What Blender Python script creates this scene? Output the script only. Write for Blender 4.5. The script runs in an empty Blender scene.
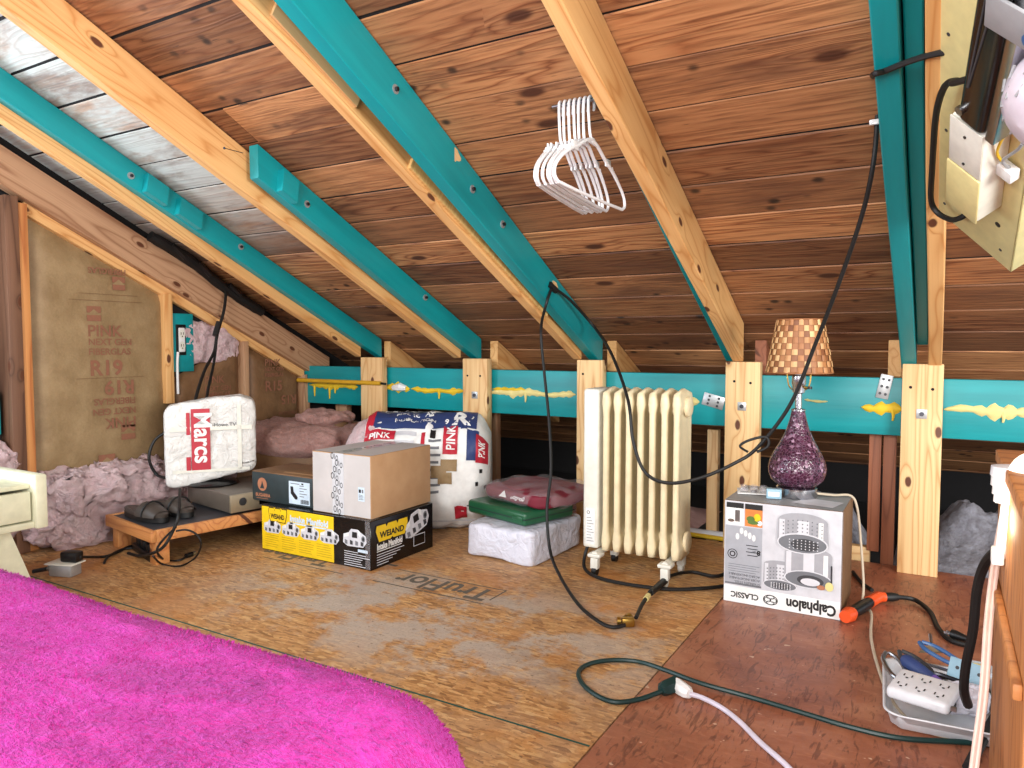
import bpy, bmesh, math, random
from mathutils import Vector, Matrix, noise as mnoise
random.seed(7)
PI = math.pi
sc = bpy.context.scene
COL = sc.collection

# ------------------------------------------------------------------ camera
CAM_H, F_PX, YAW, PITCH = .786, 733.0, math.radians(30.53), math.radians(3.12)
cam = bpy.data.cameras.new('camera'); cam_ob = bpy.data.objects.new('camera', cam); COL.objects.link(cam_ob)
cam.sensor_width = 36; cam.lens = F_PX/1024*36; cam.clip_start = .02
cam_ob.location = (0, 0, CAM_H)
cam_ob.rotation_euler = (PI/2-PITCH, 0, YAW)
sc.camera = cam_ob

# ------------------------------------------------------------------ world, daylight, exposure
w = bpy.data.worlds.new('sky'); sc.world = w; w.use_nodes = True
w.node_tree.nodes['Background'].inputs[0].default_value = (.86, .93, 1, 1)
w.node_tree.nodes['Background'].inputs[1].default_value = .8
vs = sc.view_settings
vs.view_transform = 'Standard'; vs.look = 'None'; vs.exposure = 0.7; vs.gamma = 1; vs.use_curve_mapping = False

def area_light(name, loc, target, sx, sy, power, color, spread=180):
    l = bpy.data.lights.new(name, 'AREA'); l.shape = 'RECTANGLE'; l.size = sx; l.size_y = sy
    l.energy = power; l.color = color; l.spread = math.radians(spread)
    o = bpy.data.objects.new(name, l); COL.objects.link(o); o.location = loc
    o.rotation_euler = (Vector(target)-Vector(loc)).to_track_quat('-Z', 'Y').to_euler()
    return o
# daylight through the window of the left gable, through the window of the right gable, and an added fill light behind the camera
area_light('daylight_left_window', (-3.0, .35, 1.0), (0, 1.3, 1.15), 1.0, .8, 24, (.80, .90, 1))
area_light('daylight_right_window', (2.3, .1, 1.0), (-.6, 2.2, 1.0), 1.1, 1.2, 80, (1, .97, .92))
area_light('rear_fill_light', (-.35, -1.35, 1.35), (-.3, 2.2, .7), 1.5, 1.0, 62, (1, .97, .93))

# ------------------------------------------------------------------ geometry of the roof
SL, Y_W = .4877, 2.83
ANG = math.atan(SL)
def zb(y): return .719+SL*(Y_W-y)          # underside of the rafters
SHEATH = .15                                # underside of the boards above that plane

# pixel ray of the photograph -> point on a real plane, used to read lengths off the photograph
_fw = Vector((-math.sin(YAW)*math.cos(PITCH), math.cos(YAW)*math.cos(PITCH), -math.sin(PITCH)))
_rt = Vector((math.cos(YAW), math.sin(YAW), 0)); _up = _rt.cross(_fw)
def at(px, py, Y=None, X=None, Z=None):
    r = _fw+_rt*((px-512)/F_PX)-_up*((py-384)/F_PX)
    t = Y/r.y if Y is not None else X/r.x if X is not None else (Z-CAM_H)/r.z
    return Vector((0, 0, CAM_H))+r*t

# ------------------------------------------------------------------ material helpers
def lin(c):
    f = lambda v: v/12.92 if v <= .04045 else ((v+.055)/1.055)**2.4
    return (f(c[0]/255), f(c[1]/255), f(c[2]/255), 1)
class NT:
    def __init__(s, name):
        s.m = bpy.data.materials.new(name); s.m.use_nodes = True; s.t = s.m.node_tree
        s.b = s.t.nodes['Principled BSDF']; s.tc = s.t.nodes.new('ShaderNodeTexCoord')
        oi = s.t.nodes.new('ShaderNodeObjectInfo'); s.oi = oi
    def n(s, typ, **k):
        nd = s.t.nodes.new(typ)
        for a, v in k.items(): setattr(nd, a, v)
        return nd
    def l(s, a, b): s.t.links.new(a, b)
    def coords(s, scale, rnd=True, rot=(0, 0, 0)):
        mp = s.n('ShaderNodeMapping'); mp.inputs['Scale'].default_value = scale; mp.inputs['Rotation'].default_value = rot
        if rnd:
            a = s.n('ShaderNodeVectorMath', operation='MULTIPLY_ADD'); s.l(s.tc.outputs['Object'], a.inputs[0]); a.inputs[1].default_value = (1, 1, 1)
            mul = s.n('ShaderNodeMath', operation='MULTIPLY'); s.l(s.oi.outputs['Random'], mul.inputs[0]); mul.inputs[1].default_value = 17
            s.l(mul.outputs[0], a.inputs[2]); s.l(a.outputs[0], mp.inputs['Vector'])
        else: s.l(s.tc.outputs['Object'], mp.inputs['Vector'])
        return mp.outputs[0]
    def noise(s, vec, scale, detail=3, rough=.55, dist=0):
        nd = s.n('ShaderNodeTexNoise'); s.l(vec, nd.inputs['Vector']); nd.inputs['Scale'].default_value = scale
        nd.inputs['Detail'].default_value = detail; nd.inputs['Roughness'].default_value = rough; nd.inputs['Distortion'].default_value = dist
        return nd.outputs['Fac']
    def vor(s, vec, scale, feature='F1', out='Distance'):
        nd = s.n('ShaderNodeTexVoronoi', feature=feature); s.l(vec, nd.inputs['Vector']); nd.inputs['Scale'].default_value = scale
        return nd.outputs[out]
    def vor2(s, vec, sx, sy, out='Distance'):      # flat cells over (x, y+z): round knots on any long face
        sp = s.n('ShaderNodeSeparateXYZ'); s.l(vec, sp.inputs[0]); cb = s.n('ShaderNodeCombineXYZ')
        s.l(s.math('MULTIPLY', sp.outputs[0], sx), cb.inputs[0]); s.l(s.math('MULTIPLY', s.math('ADD', sp.outputs[1], sp.outputs[2]), sy), cb.inputs[1])
        nd = s.n('ShaderNodeTexVoronoi', voronoi_dimensions='2D'); s.l(cb.outputs[0], nd.inputs['Vector']); nd.inputs['Scale'].default_value = 1
        return nd.outputs[out]
    def math(s, op, a, b=0.0, c=None, clamp=False):
        nd = s.n('ShaderNodeMath', operation=op, use_clamp=clamp)
        for i, v in enumerate((a, b) if c is None else (a, b, c)):
            if isinstance(v, (int, float)): nd.inputs[i].default_value = v
            else: s.l(v, nd.inputs[i])
        return nd.outputs[0]
    def ramp(s, fac, stops, interp='LINEAR'):
        nd = s.n('ShaderNodeValToRGB'); s.l(fac, nd.inputs[0]); e = nd.color_ramp.elements; nd.color_ramp.interpolation = interp
        while len(e) < len(stops): e.new(.5)
        for i, (p, c) in enumerate(stops):
            e[i].position = p; e[i].color = lin(c) if len(c) == 3 and max(c) > 1 else (*c, 1)
        return nd.outputs[0]
    def step(s, fac, a, b):
        nd = s.n('ShaderNodeMapRange'); s.l(fac, nd.inputs[0]); nd.inputs[1].default_value = a; nd.inputs[2].default_value = b
        nd.interpolation_type = 'SMOOTHSTEP'; return nd.outputs[0]
    def mix(s, fac, a, b, typ='MIX'):
        nd = s.n('ShaderNodeMix', data_type='RGBA', blend_type=typ)
        for i, v in ((0, fac), (6, a), (7, b)):
            if isinstance(v, (int, float)): nd.inputs[i].default_value = v
            elif isinstance(v, tuple): nd.inputs[i].default_value = lin(v)
            else: s.l(v, nd.inputs[i])
        return nd.outputs[2]
    def bump(s, h, strength=.3, dist=.01):
        nd = s.n('ShaderNodeBump'); s.l(h, nd.inputs['Height']); nd.inputs['Strength'].default_value = strength; nd.inputs['Distance'].default_value = dist
        s.l(nd.outputs[0], s.b.inputs['Normal'])
    def done(s, col=None, rough=.5, metal=0, **k):
        if col is not None:
            if isinstance(col, tuple): s.b.inputs['Base Color'].default_value = lin(col)
            else: s.l(col, s.b.inputs['Base Color'])
        if isinstance(rough, (int, float)): s.b.inputs['Roughness'].default_value = rough
        else: s.l(rough, s.b.inputs['Roughness'])
        s.b.inputs['Metallic'].default_value = metal
        for a, v in k.items(): s.b.inputs[a.replace('_', ' ')].default_value = v
        return s.m

def plain(name, c, c2=None, scale=25, rough=.5, metal=0, bump=0, bscale=60, stretch=(1, 1, 1), **k):
    t = NT(name); v = t.coords(stretch)
    c2 = c2 or tuple(int(x*.86) for x in c)
    col = t.ramp(t.noise(v, scale, 4), [(.3, c2), (.7, c)])
    if bump: t.bump(t.noise(v, bscale, 4), bump, .01)
    return t.done(col, rough, metal, **k)

def wood(name, light, dark, knot=(92, 50, 28), rings=9, knots=.42, rough=.6, stretch=.5, fibre=.3):
    t = NT(name)
    # round knots, only in some cells; the grain bends around them
    kv = t.coords((1, 1, 1)); kd = t.vor2(kv, 4.5, 9); kc = t.vor2(kv, 4.5, 9, 'Color')
    ks = t.n('ShaderNodeSeparateColor'); t.l(kc, ks.inputs[0]); sel = t.math('LESS_THAN', ks.outputs[0], knots)
    kn = t.math('MULTIPLY', t.step(kd, .34, .0), sel)
    base = t.noise(t.coords((stretch, 6, 6)), 1.3, 2, .45, .25)
    ring = t.math('PINGPONG', t.math('ADD', t.math('MULTIPLY', base, rings*3.2), t.math('MULTIPLY', kn, 2.2)), 1.0)
    line = t.math('POWER', ring, 2.2)
    fib = t.noise(t.coords((3, 210, 210)), 1, 3)
    col = t.ramp(line, [(0, light), (.5, tuple((3*a+b)//4 for a, b in zip(light, dark))), (1, dark)])
    col = t.mix(t.math('MULTIPLY', t.step(fib, .45, .7), fibre), col, dark)
    tone = t.noise(t.coords((.8, 2, 2)), 1.3, 2)
    col = t.mix(t.step(tone, .42, .72), col, tuple(int(x*.86) for x in dark), 'MIX') if False else t.mix(t.math('MULTIPLY', t.step(tone, .45, .75), .5), col, dark)
    core = t.math('MULTIPLY', t.step(t.math('ADD', kd, t.math('MULTIPLY', t.noise(t.coords((40, 60, 60)), 1, 2), .04)), .125, .085), sel)
    col = t.mix(core, col, knot)
    t.bump(t.math('ADD', fib, line), .1, .003)
    return t.done(col, rough)

# ------------------------------------------------------------------ materials
M = {}
M['pine'] = wood('new_pine', (224, 176, 116), (196, 136, 76))
M['pine_pale'] = wood('pale_pine', (226, 192, 140), (196, 146, 92), rings=9, knots=.4)
M['pine_old'] = wood('old_pine', (186, 146, 112), (146, 104, 74), rings=6, knots=.4)
M['pine_red'] = wood('reddish_board', (160, 98, 68), (124, 70, 46), rings=5, knots=.4)
M['stud_brown'] = wood('brown_stud', (122, 86, 64), (84, 54, 38), rings=5)
M['bench_wood'] = wood('orange_pine', (206, 142, 82), (172, 104, 56), rings=5)
M['cab_wood'] = wood('cabinet_wood', (186, 124, 70), (142, 84, 42), rings=7, knots=0, stretch=1.6)
M['ply_edge'] = plain('plywood_shim', (226, 186, 120), (196, 148, 84), 3, .7, stretch=(40, 4, 4))

def teal():
    t = NT('teal_paint'); v = t.coords((1, 1, 1))
    col = t.ramp(t.noise(t.coords((1.5, 14, 14)), 1, 4), [(.3, (0, 126, 132)), (.7, (6, 150, 156))])
    chip = t.noise(v, 9, 5, .65)
    col = t.mix(t.step(chip, .735, .75), col, (206, 190, 150))
    t.bump(t.noise(t.coords((4, 90, 90)), 1, 3), .12, .004)
    return t.done(col, .42)
M['teal'] = teal()

def boards():
    t = NT('roof_boards')
    at_ = t.n('ShaderNodeAttribute', attribute_name='tone')
    sep = t.n('ShaderNodeSeparateColor'); t.l(at_.outputs['Color'], sep.inputs[0])
    add = t.n('ShaderNodeVectorMath', operation='MULTIPLY_ADD'); t.l(at_.outputs['Color'], add.inputs[0]); add.inputs[1].default_value = (31, 17, 23); t.l(t.tc.outputs['Object'], add.inputs[2])
    def mp(sca):
        m = t.n('ShaderNodeMapping'); m.inputs['Scale'].default_value = sca; t.l(add.outputs[0], m.inputs[0]); return m.outputs[0]
    kv = mp((1, 1, 0)); kd = t.vor2(kv, 2.6, 7); kc = t.vor2(kv, 2.6, 7, 'Color'); ks = t.n('ShaderNodeSeparateColor'); t.l(kc, ks.inputs[0])
    sel = t.math('LESS_THAN', ks.outputs[0], .22); kn = t.math('MULTIPLY', t.step(kd, .42, .0), sel)
    base = t.noise(mp((.5, 7, 7)), 1.2, 3, .5, .3)
    ring = t.math('PINGPONG', t.math('ADD', t.math('MULTIPLY', base, 34), t.math('MULTIPLY', kn, 3)), 1.0)
    line = t.math('POWER', ring, 2.5)
    fib = t.noise(mp((5, 110, 110)), 1, 4, .6)
    fig = t.step(t.noise(mp((.7, 3, 3)), 1, 2), .42, .6)
    col = t.ramp(t.math('MULTIPLY', line, t.math('MULTIPLY_ADD', fig, .8, .2)), [(0, (206, 156, 112)), (.5, (182, 128, 88)), (1, (134, 84, 52))])
    col = t.mix(t.math('MULTIPLY', t.step(fib, .46, .66), .6), col, (112, 70, 46))
    tone = t.ramp(sep.outputs[0], [(0, (146, 130, 122)), (.5, (206, 190, 178)), (1, (255, 242, 224))])
    col = t.mix(1.0, col, tone, 'MULTIPLY')
    st = t.noise(mp((1.3, 7, 7)), 1, 5, .65)
    col = t.mix(t.math('MULTIPLY', t.step(st, .50, .68), .7), col, (98, 62, 44))
    dash = t.noise(mp((9, 90, 90)), 1, 3)
    col = t.mix(t.math('MULTIPLY', t.step(dash, .70, .76), .8), col, (44, 28, 20))
    scorch = t.math('MULTIPLY', t.step(t.vor(mp((13, 17, 17)), 1.0), .30, .10), t.step(t.noise(mp((1.0, 4, 4)), 1, 2), .56, .62))
    col = t.mix(t.math('MULTIPLY', scorch, .9), col, (34, 22, 17))
    core = t.math('MULTIPLY', t.step(kd, .13, .06), sel); col = t.mix(core, col, (78, 42, 24))
    # pale window daylight painted into the colour of the bay nearest the gable
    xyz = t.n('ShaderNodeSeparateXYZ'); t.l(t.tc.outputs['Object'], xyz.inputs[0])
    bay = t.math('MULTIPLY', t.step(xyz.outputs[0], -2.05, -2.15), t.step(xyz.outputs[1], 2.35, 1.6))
    light_breakup = t.math('MAXIMUM', t.step(t.noise(mp((3, 9, 9)), 1, 5, .65), .46, .68), t.math('MULTIPLY', line, .5))
    col = t.mix(t.math('MULTIPLY', bay, t.math('SUBTRACT', 1.0, t.math('MULTIPLY', light_breakup, .7))), col, (204, 210, 206))
    t.bump(t.math('ADD', fib, ring), .2, .004)
    return t.done(col, .62)
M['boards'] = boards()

def osb():
    t = NT('worn_strand_board'); v = t.coords((1, 1, 1), False)
    def strand(rot, sc1):
        d = t.n('ShaderNodeVectorMath', operation='ADD')
        nz = t.n('ShaderNodeTexNoise'); t.l(v, nz.inputs['Vector']); nz.inputs['Scale'].default_value = 5
        sc_ = t.n('ShaderNodeVectorMath', operation='SCALE'); t.l(nz.outputs['Color'], sc_.inputs[0]); sc_.inputs['Scale'].default_value = .03
        t.l(v, d.inputs[0]); t.l(sc_.outputs[0], d.inputs[1])
        m = t.n('ShaderNodeMapping'); m.inputs['Rotation'].default_value = (0, 0, rot); m.inputs['Scale'].default_value = sc1; t.l(d.outputs[0], m.inputs[0])
        return t.vor(m.outputs[0], 1.0, out='Color')
    a = strand(.5, (34, 150, 1)); b = strand(-.8, (40, 130, 1))
    sel = t.step(t.noise(v, 14, 3), .45, .55)
    s1 = t.n('ShaderNodeSeparateColor'); t.l(t.mix(sel, a, b), s1.inputs[0])
    col = t.ramp(s1.outputs[0], [(0, (142, 98, 56)), (.35, (180, 130, 78)), (.75, (200, 150, 94)), (1, (216, 174, 118))])
    orange = t.noise(v, 3.2, 4, .6)
    col = t.mix(t.math('MULTIPLY', t.step(orange, .50, .64), .6), col, (188, 118, 50))
    grey = t.math('MULTIPLY', t.step(t.noise(v, 4.2, 9, .74), .45, .56), .8)
    xyz = t.n('ShaderNodeSeparateXYZ'); t.l(v, xyz.inputs[0])
    dx = t.math('MULTIPLY', t.math('ADD', xyz.outputs[0], 1.28), 1.2); dy = t.math('MULTIPLY', t.math('ADD', xyz.outputs[1], -1.68), 2.6)
    r2 = t.math('ADD', t.math('POWER', t.math('ABSOLUTE', dx), 2.0), t.math('POWER', t.math('ABSOLUTE', dy), 2.0))
    patch = t.step(r2, 1.3, .1)
    col = t.mix(t.math('MULTIPLY', grey, t.math('MULTIPLY_ADD', patch, .85, .15)), col, (184, 174, 162))
    dirt = t.step(t.noise(v, 1.7, 8, .7), .50, .68)
    col = t.mix(t.math('MULTIPLY', dirt, .38), col, (110, 76, 48))
    speck = t.step(t.noise(v, 60, 2), .66, .72)
    col = t.mix(t.math('MULTIPLY', speck, .6), col, (80, 52, 34))
    fine = t.noise(t.coords((60, 60, 1), False), 2.2, 4, .7); col = t.mix(t.math('MULTIPLY', t.step(fine, .52, .66), .3), col, (92, 62, 40))
    t.bump(t.math('ADD', s1.outputs[0], t.noise(v, 40, 4)), .2, .003)
    return t.done(col, .55)
M['osb'] = osb()
def redply():
    t = NT('red_brown_painted_plywood'); v = t.coords((1, 1, 1), False)
    col = t.ramp(t.noise(v, 4, 6, .65, .8), [(.28, (120, 66, 48)), (.5, (154, 94, 68)), (.72, (180, 122, 92))])
    scr = t.noise(t.coords((10, 44, 1), False, (0, 0, .7)), 1.5, 4, .6, 1.2)
    col = t.mix(t.math('MULTIPLY', t.step(scr, .54, .70), .4), col, (186, 128, 96))
    scr2 = t.noise(t.coords((40, 8, 1), False, (0, 0, .3)), 1.5, 4, .6, 1.5)
    col = t.mix(t.math('MULTIPLY', t.step(scr2, .52, .64), .55), col, (72, 36, 28))
    col = t.mix(t.math('MULTIPLY', t.step(t.noise(v, 34, 2), .70, .74), .8), col, (206, 176, 150))
    t.bump(t.noise(v, 30, 5), .2, .004)
    return t.done(col, t.math('MULTIPLY_ADD', t.noise(v, 6, 4), .4, .2))
M['redply'] = redply()

def kraft(name, a, b):
    t = NT(name); v = t.coords((1, 1, 1))
    col = t.ramp(t.noise(v, 9, 5, .6), [(.3, b), (.7, a)])
    col = t.mix(t.math('MULTIPLY', t.noise(v, 160, 2), .35), col, tuple(int(x*.7) for x in b))
    t.bump(t.noise(v, 7, 4, .6), .5, .02)
    return t.done(col, .62)
M['kraft'] = kraft('kraft_paper', (166, 140, 102), (138, 112, 76))
M['kraft_dark'] = kraft('brown_kraft_paper', (140, 104, 70), (110, 78, 50))
M['kraft_ink'] = plain('faded_red_ink', (146, 92, 72), (132, 92, 66), 90, .7)
M['box_tan'] = plain('cardboard', (186, 148, 110), (174, 134, 96), 14, .7, bump=.05)
M['box_pale'] = plain('pale_cardboard', (196, 190, 188), (182, 176, 174), 9, .6)
def fluff(name, a, b, bs=38):
    t = NT(name); v = t.coords((1, 1, 1))
    col = t.ramp(t.noise(v, 26, 6, .65, .6), [(.28, b), (.68, a)])
    t.bump(t.noise(v, bs, 7, .72, .7), 1.0, .035)
    t.b.inputs['Sheen Weight'].default_value = .3
    return t.done(col, .95)
M['pink'] = fluff('pink_glass_wool', (255, 226, 228), (240, 194, 198), 60)
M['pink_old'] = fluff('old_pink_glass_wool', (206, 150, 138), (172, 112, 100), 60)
M['grey_wool'] = fluff('grey_blown_insulation', (176, 178, 194), (112, 106, 116))
def blanket_mat():
    t = NT('magenta_plush'); v = t.coords((1, 1, 1))
    col = t.ramp(t.noise(t.coords((5, 11, 6), True, (0, 0, .35)), 1.3, 4, .6, .6), [(.3, (132, 2, 88)), (.5, (178, 8, 124)), (.7, (204, 38, 166))])
    hair = t.noise(t.coords((130, 300, 200), True, (0, 0, .5)), 1, 4, .6)
    col = t.mix(t.math('MULTIPLY', t.step(hair, .40, .62), .45), (160, 0, 106), col) if False else t.mix(t.math('MULTIPLY', t.step(hair, .56, .40), .5), col, (168, 4, 112))
    t.bump(t.math('ADD', hair, t.math('MULTIPLY', t.noise(v, 55, 5, .65), 1.6)), .9, .012)
    t.b.inputs['Sheen Weight'].default_value = .7; t.b.inputs['Sheen Roughness'].default_value = .4
    t.b.inputs['Sheen Tint'].default_value = lin((248, 120, 250))
    return t.done(col, .85)
M['plush'] = blanket_mat()
for nm, c, r, mt in [('white', (232, 232, 232), .4, 0), ('white_plastic', (224, 226, 232), .35, 0), ('black', (16, 16, 18), .4, 0), ('rubber', (14, 14, 15), .55, 0),
        ('cream', (232, 216, 178), .38, 0), ('cream_white', (228, 226, 214), .4, 0), ('yellow', (240, 200, 24), .45, 0), ('yellow_dark', (196, 160, 20), .5, 0),
        ('gloss_black', (14, 13, 15), .22, 0), ('ink', (24, 22, 24), .5, 0), ('silver', (190, 190, 194), .25, 1), ('steel', (170, 170, 174), .3, 1), ('dark_steel', (78, 78, 84), .35, 1),
        ('brass', (176, 140, 70), .35, 1), ('grey', (150, 150, 152), .5, 0), ('lightgrey', (206, 206, 212), .5, 0), ('print_grey', (164, 164, 170), .4, 0), ('print_light', (214, 214, 220), .4, 0), ('panel_grey', (168, 170, 178), .5, 0), ('midgrey', (112, 114, 120), .5, 0), ('darkgrey', (58, 58, 62), .5, 0),
        ('paper', (238, 238, 236), .7, 0), ('pale_blue', (206, 222, 236), .45, 0), ('navy', (44, 62, 112), .55, 0), ('red', (186, 34, 54), .5, 0), ('orange', (232, 84, 34), .4, 0),
        ('darkgreen_cord', (12, 52, 50), .45, 0), ('beige_cord', (196, 182, 160), .5, 0), ('lavender_cord', (218, 210, 226), .45, 0), ('blush_cord', (226, 196, 184), .45, 0),
        ('nightstand', (216, 214, 186), .5, 0), ('shoebox', (42, 54, 56), .5, 0), ('copper', (176, 116, 84), .5, 0), ('foam_yellow', (232, 192, 40), .7, 0), ('pipe_yellow', (206, 156, 36), .5, 0),
        ('blue', (54, 96, 150), .4, 0), ('violet', (112, 84, 168), .4, 0), ('lightblue', (150, 186, 204), .45, 0), ('green_case', (34, 92, 62), .3, 0), ('maroon', (118, 22, 44), .7, 0),
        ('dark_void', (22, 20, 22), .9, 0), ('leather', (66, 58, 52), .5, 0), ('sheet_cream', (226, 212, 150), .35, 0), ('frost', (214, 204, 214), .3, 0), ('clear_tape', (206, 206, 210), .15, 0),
        ('foam_pale', (226, 210, 140), .8, 0), ('galv', (182, 184, 186), .4, .6), ('player', (104, 94, 84), .4, .3), ('player_face', (150, 136, 112), .35, .4), ('food_green', (86, 116, 46), .6, 0), ('food_orange', (214, 128, 60), .6, 0), ('seam_green', (36, 84, 74), .7, 0), ('stamp', (104, 96, 86), .8, 0), ('hanger_white', (240, 238, 240), .35, 0)]:
    M[nm] = plain(nm, c, None if max(c) < 60 else tuple(int(x*.93) for x in c), 30, r, mt)
def plastic_film(name, c, alpha, rough=.18):
    t = NT(name); v = t.coords((1, 1, 1))
    t.bump(t.noise(v, 24, 5, .6, .8), .7, .02)
    m = t.done(c, rough); t.b.inputs['Alpha'].default_value = alpha; return m
M['bag'] = plastic_film('white_carrier_film', (226, 224, 220), .93, .3)
M['clear'] = plastic_film('clear_film', (236, 228, 232), .14, .1)
M['clear_thin'] = plastic_film('thin_clear_film', (240, 236, 240), .07, .08)
M['whitewrap'] = plastic_film('white_packing_film', (214, 216, 230), 1, .25)
M['greenwrap'] = plastic_film('green_pack', (34, 92, 62), 1, .25)
def mosaic():
    t = NT('purple_crackle_glass'); v = t.coords((1, 1, 1))
    e = t.vor(v, 110, 'DISTANCE_TO_EDGE'); cell = t.vor(v, 110, out='Color')
    s = t.n('ShaderNodeSeparateColor'); t.l(cell, s.inputs[0])
    col = t.ramp(s.outputs[0], [(0, (40, 14, 32)), (.65, (66, 26, 48)), (.9, (92, 50, 74)), (1, (170, 136, 158))])
    col = t.mix(t.step(e, .08, .02), col, (104, 72, 92))
    t.bump(e, .5, .004)
    return t.done(col, .16, 0)
M['mosaic'] = mosaic()
def weave():
    t = NT('woven_bamboo')
    a = t.n('ShaderNodeAttribute', attribute_name='tone'); s = t.n('ShaderNodeSeparateColor'); t.l(a.outputs['Color'], s.inputs[0])
    col = t.ramp(s.outputs[0], [(0, (112, 62, 34)), (.5, (176, 118, 70)), (1, (232, 190, 134))])
    col = t.mix(t.math('MULTIPLY', t.noise(t.coords((1, 1, 1)), 60, 3), .3), col, (96, 52, 28))
    return t.done(col, .5)
M['weave'] = weave()
M['bulb'] = NT('lit_bulb').done((255, 240, 220), .4)
M['bulb'].node_tree.nodes['Principled BSDF'].inputs['Emission Color'].default_value = (1, .9, .75, 1)
M['bulb'].node_tree.nodes['Principled BSDF'].inputs['Emission Strength'].default_value = .8

# ------------------------------------------------------------------ mesh helpers
class MB:
    """collects shapes into ONE mesh with one or several materials"""
    def __init__(s): s.bm = bmesh.new(); s.mats = []; s.xf = Matrix.Identity(4)
    def mi(s, m):
        if m not in s.mats: s.mats.append(m)
        return s.mats.index(m)
    def _add(s, verts, faces, m, mat=None, smooth=False):
        X = s.xf @ mat if mat is not None else s.xf
        vs_ = [s.bm.verts.new(X @ Vector(v)) for v in verts]; i = s.mi(m); out = []
        for f in faces:
            try: fc = s.bm.faces.new([vs_[k] for k in f])
            except ValueError: continue
            fc.material_index = i; fc.smooth = smooth; out.append(fc)
        return vs_, out
    def box(s, x0, x1, y0, y1, z0, z1, m, bev=0, mat=None, seg=2):
        v = [(x0, y0, z0), (x1, y0, z0), (x1, y1, z0), (x0, y1, z0), (x0, y0, z1), (x1, y0, z1), (x1, y1, z1), (x0, y1, z1)]
        f = [(0, 3, 2, 1), (4, 5, 6, 7), (0, 1, 5, 4), (1, 2, 6, 5), (2, 3, 7, 6), (3, 0, 4, 7)]
        vs_, fs = s._add(v, f, m, mat)
        if bev:
            ed = list({e for fc in fs for e in fc.edges})
            r = bmesh.ops.bevel(s.bm, geom=ed, offset=bev, segments=seg, affect='EDGES', profile=.5)
            for fc in r['faces']: fc.material_index = s.mi(m); fc.smooth = True
        return s
    def loft(s, rings, m, caps=True, smooth=True, close=True, mat=None):
        n = len(rings[0]); v = [p for r in rings for p in r]; f = []
        for i in range(len(rings)-1):
            for j in range(n if close else n-1):
                k = (j+1) % n; f.append((i*n+j, i*n+k, (i+1)*n+k, (i+1)*n+j))
        if caps: f.append(tuple(reversed(range(n)))); f.append(tuple((len(rings)-1)*n+j for j in range(n)))
        s._add(v, f, m, mat, smooth); return s
    def tube(s, pts, r, m, seg=8, caps=True):
        P = [Vector(p) for p in pts]; rings = []; up = None
        for i, p in enumerate(P):
            d = (P[min(i+1, len(P)-1)]-P[max(i-1, 0)])
            if d.length < 1e-7: d = Vector((0, 0, 1))
            d.normalize()
            if up is None: up = d.orthogonal().normalized()
            else:
                up = up-d*up.dot(d)
                up = up.normalized() if up.length > 1e-6 else d.orthogonal().normalized()
            q = d.cross(up); rr = r[i] if isinstance(r, (list, tuple)) else r
            rings.append([p+(up*math.cos(a)+q*math.sin(a))*rr for a in (2*PI*k/seg for k in range(seg))])
        return s.loft(rings, m, caps)
    def cyl(s, a, b, r, m, seg=20, r2=None):
        return s.tube([a, b], [r, r if r2 is None else r2], m, seg)
    def lathe(s, prof, m, c=(0, 0, 0), seg=32, mat=None, caps=True):
        rings = [[(c[0]+r*math.cos(2*PI*k/seg), c[1]+r*math.sin(2*PI*k/seg), c[2]+z) for k in range(seg)] for r, z in prof]
        return s.loft(rings, m, caps, mat=mat)
    def prism(s, poly, h0, h1, m, mat=None, smooth=False):
        n = len(poly); v = [(x, y, h0) for x, y in poly]+[(x, y, h1) for x, y in poly]
        f = [tuple(reversed(range(n))), tuple(range(n, 2*n))]+[(i, (i+1) % n, n+(i+1) % n, n+i) for i in range(n)]
        s._add(v, f, m, mat, smooth); return s
    # flat print on a face: frame = (origin, u, v)
    def rect(s, fr, x0, y0, x1, y1, m, off=.0006): return s.poly(fr, [(x0, y0), (x1, y0), (x1, y1), (x0, y1)], m, off)
    def poly(s, fr, pts, m, off=.0006):
        s._add([(x, y, off) for x, y in pts], [tuple(range(len(pts)))], m, fr); return s
    def ell(s, fr, cx, cy, rx, ry, m, off=.0006, n=24, inner=0):
        if not inner: return s.poly(fr, [(cx+rx*math.cos(2*PI*k/n), cy+ry*math.sin(2*PI*k/n)) for k in range(n)], m, off)
        v = [(cx+q*rx*math.cos(2*PI*k/n), cy+q*ry*math.sin(2*PI*k/n), off) for q in (1, inner) for k in range(n)]
        s._add(v, [(k, (k+1) % n, n+(k+1) % n, n+k) for k in range(n)], m, fr); return s
    def text(s, fr, txt, x, y, size, m, off=.0008, bold=0, rot=0, sx=1, align='LEFT', warp=None):
        cu = bpy.data.curves.new('lettering', 'FONT'); cu.body = txt; cu.size = size; cu.align_x = align; cu.offset = bold; cu.resolution_u = 3
        o = bpy.data.objects.new('lettering', cu); COL.objects.link(o); bpy.context.view_layer.update()
        me = bpy.data.meshes.new_from_object(o.evaluated_get(bpy.context.evaluated_depsgraph_get()))
        mt = fr @ Matrix.Translation((x, y, off)) @ Matrix.Rotation(rot, 4, 'Z') @ Matrix.Diagonal((sx, 1, 1, 1))
        vv = [v.co.copy() for v in me.vertices]; ff = [tuple(p.vertices) for p in me.polygons]
        s._add(vv, ff, m, mt)
        bpy.data.objects.remove(o); bpy.data.curves.remove(cu); bpy.data.meshes.remove(me); return s
    def displace(s, amp, freq, seed=0, dirs=(1, 1, 1), only=None):
        for v in s.bm.verts:
            if only and not only(v.co): continue
            d = mnoise.turbulence_vector(v.co*freq+Vector((seed, seed*2.3, 0)), 4, False)
            v.co += Vector((d.x*dirs[0], d.y*dirs[1], d.z*dirs[2]))*amp
        return s
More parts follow.
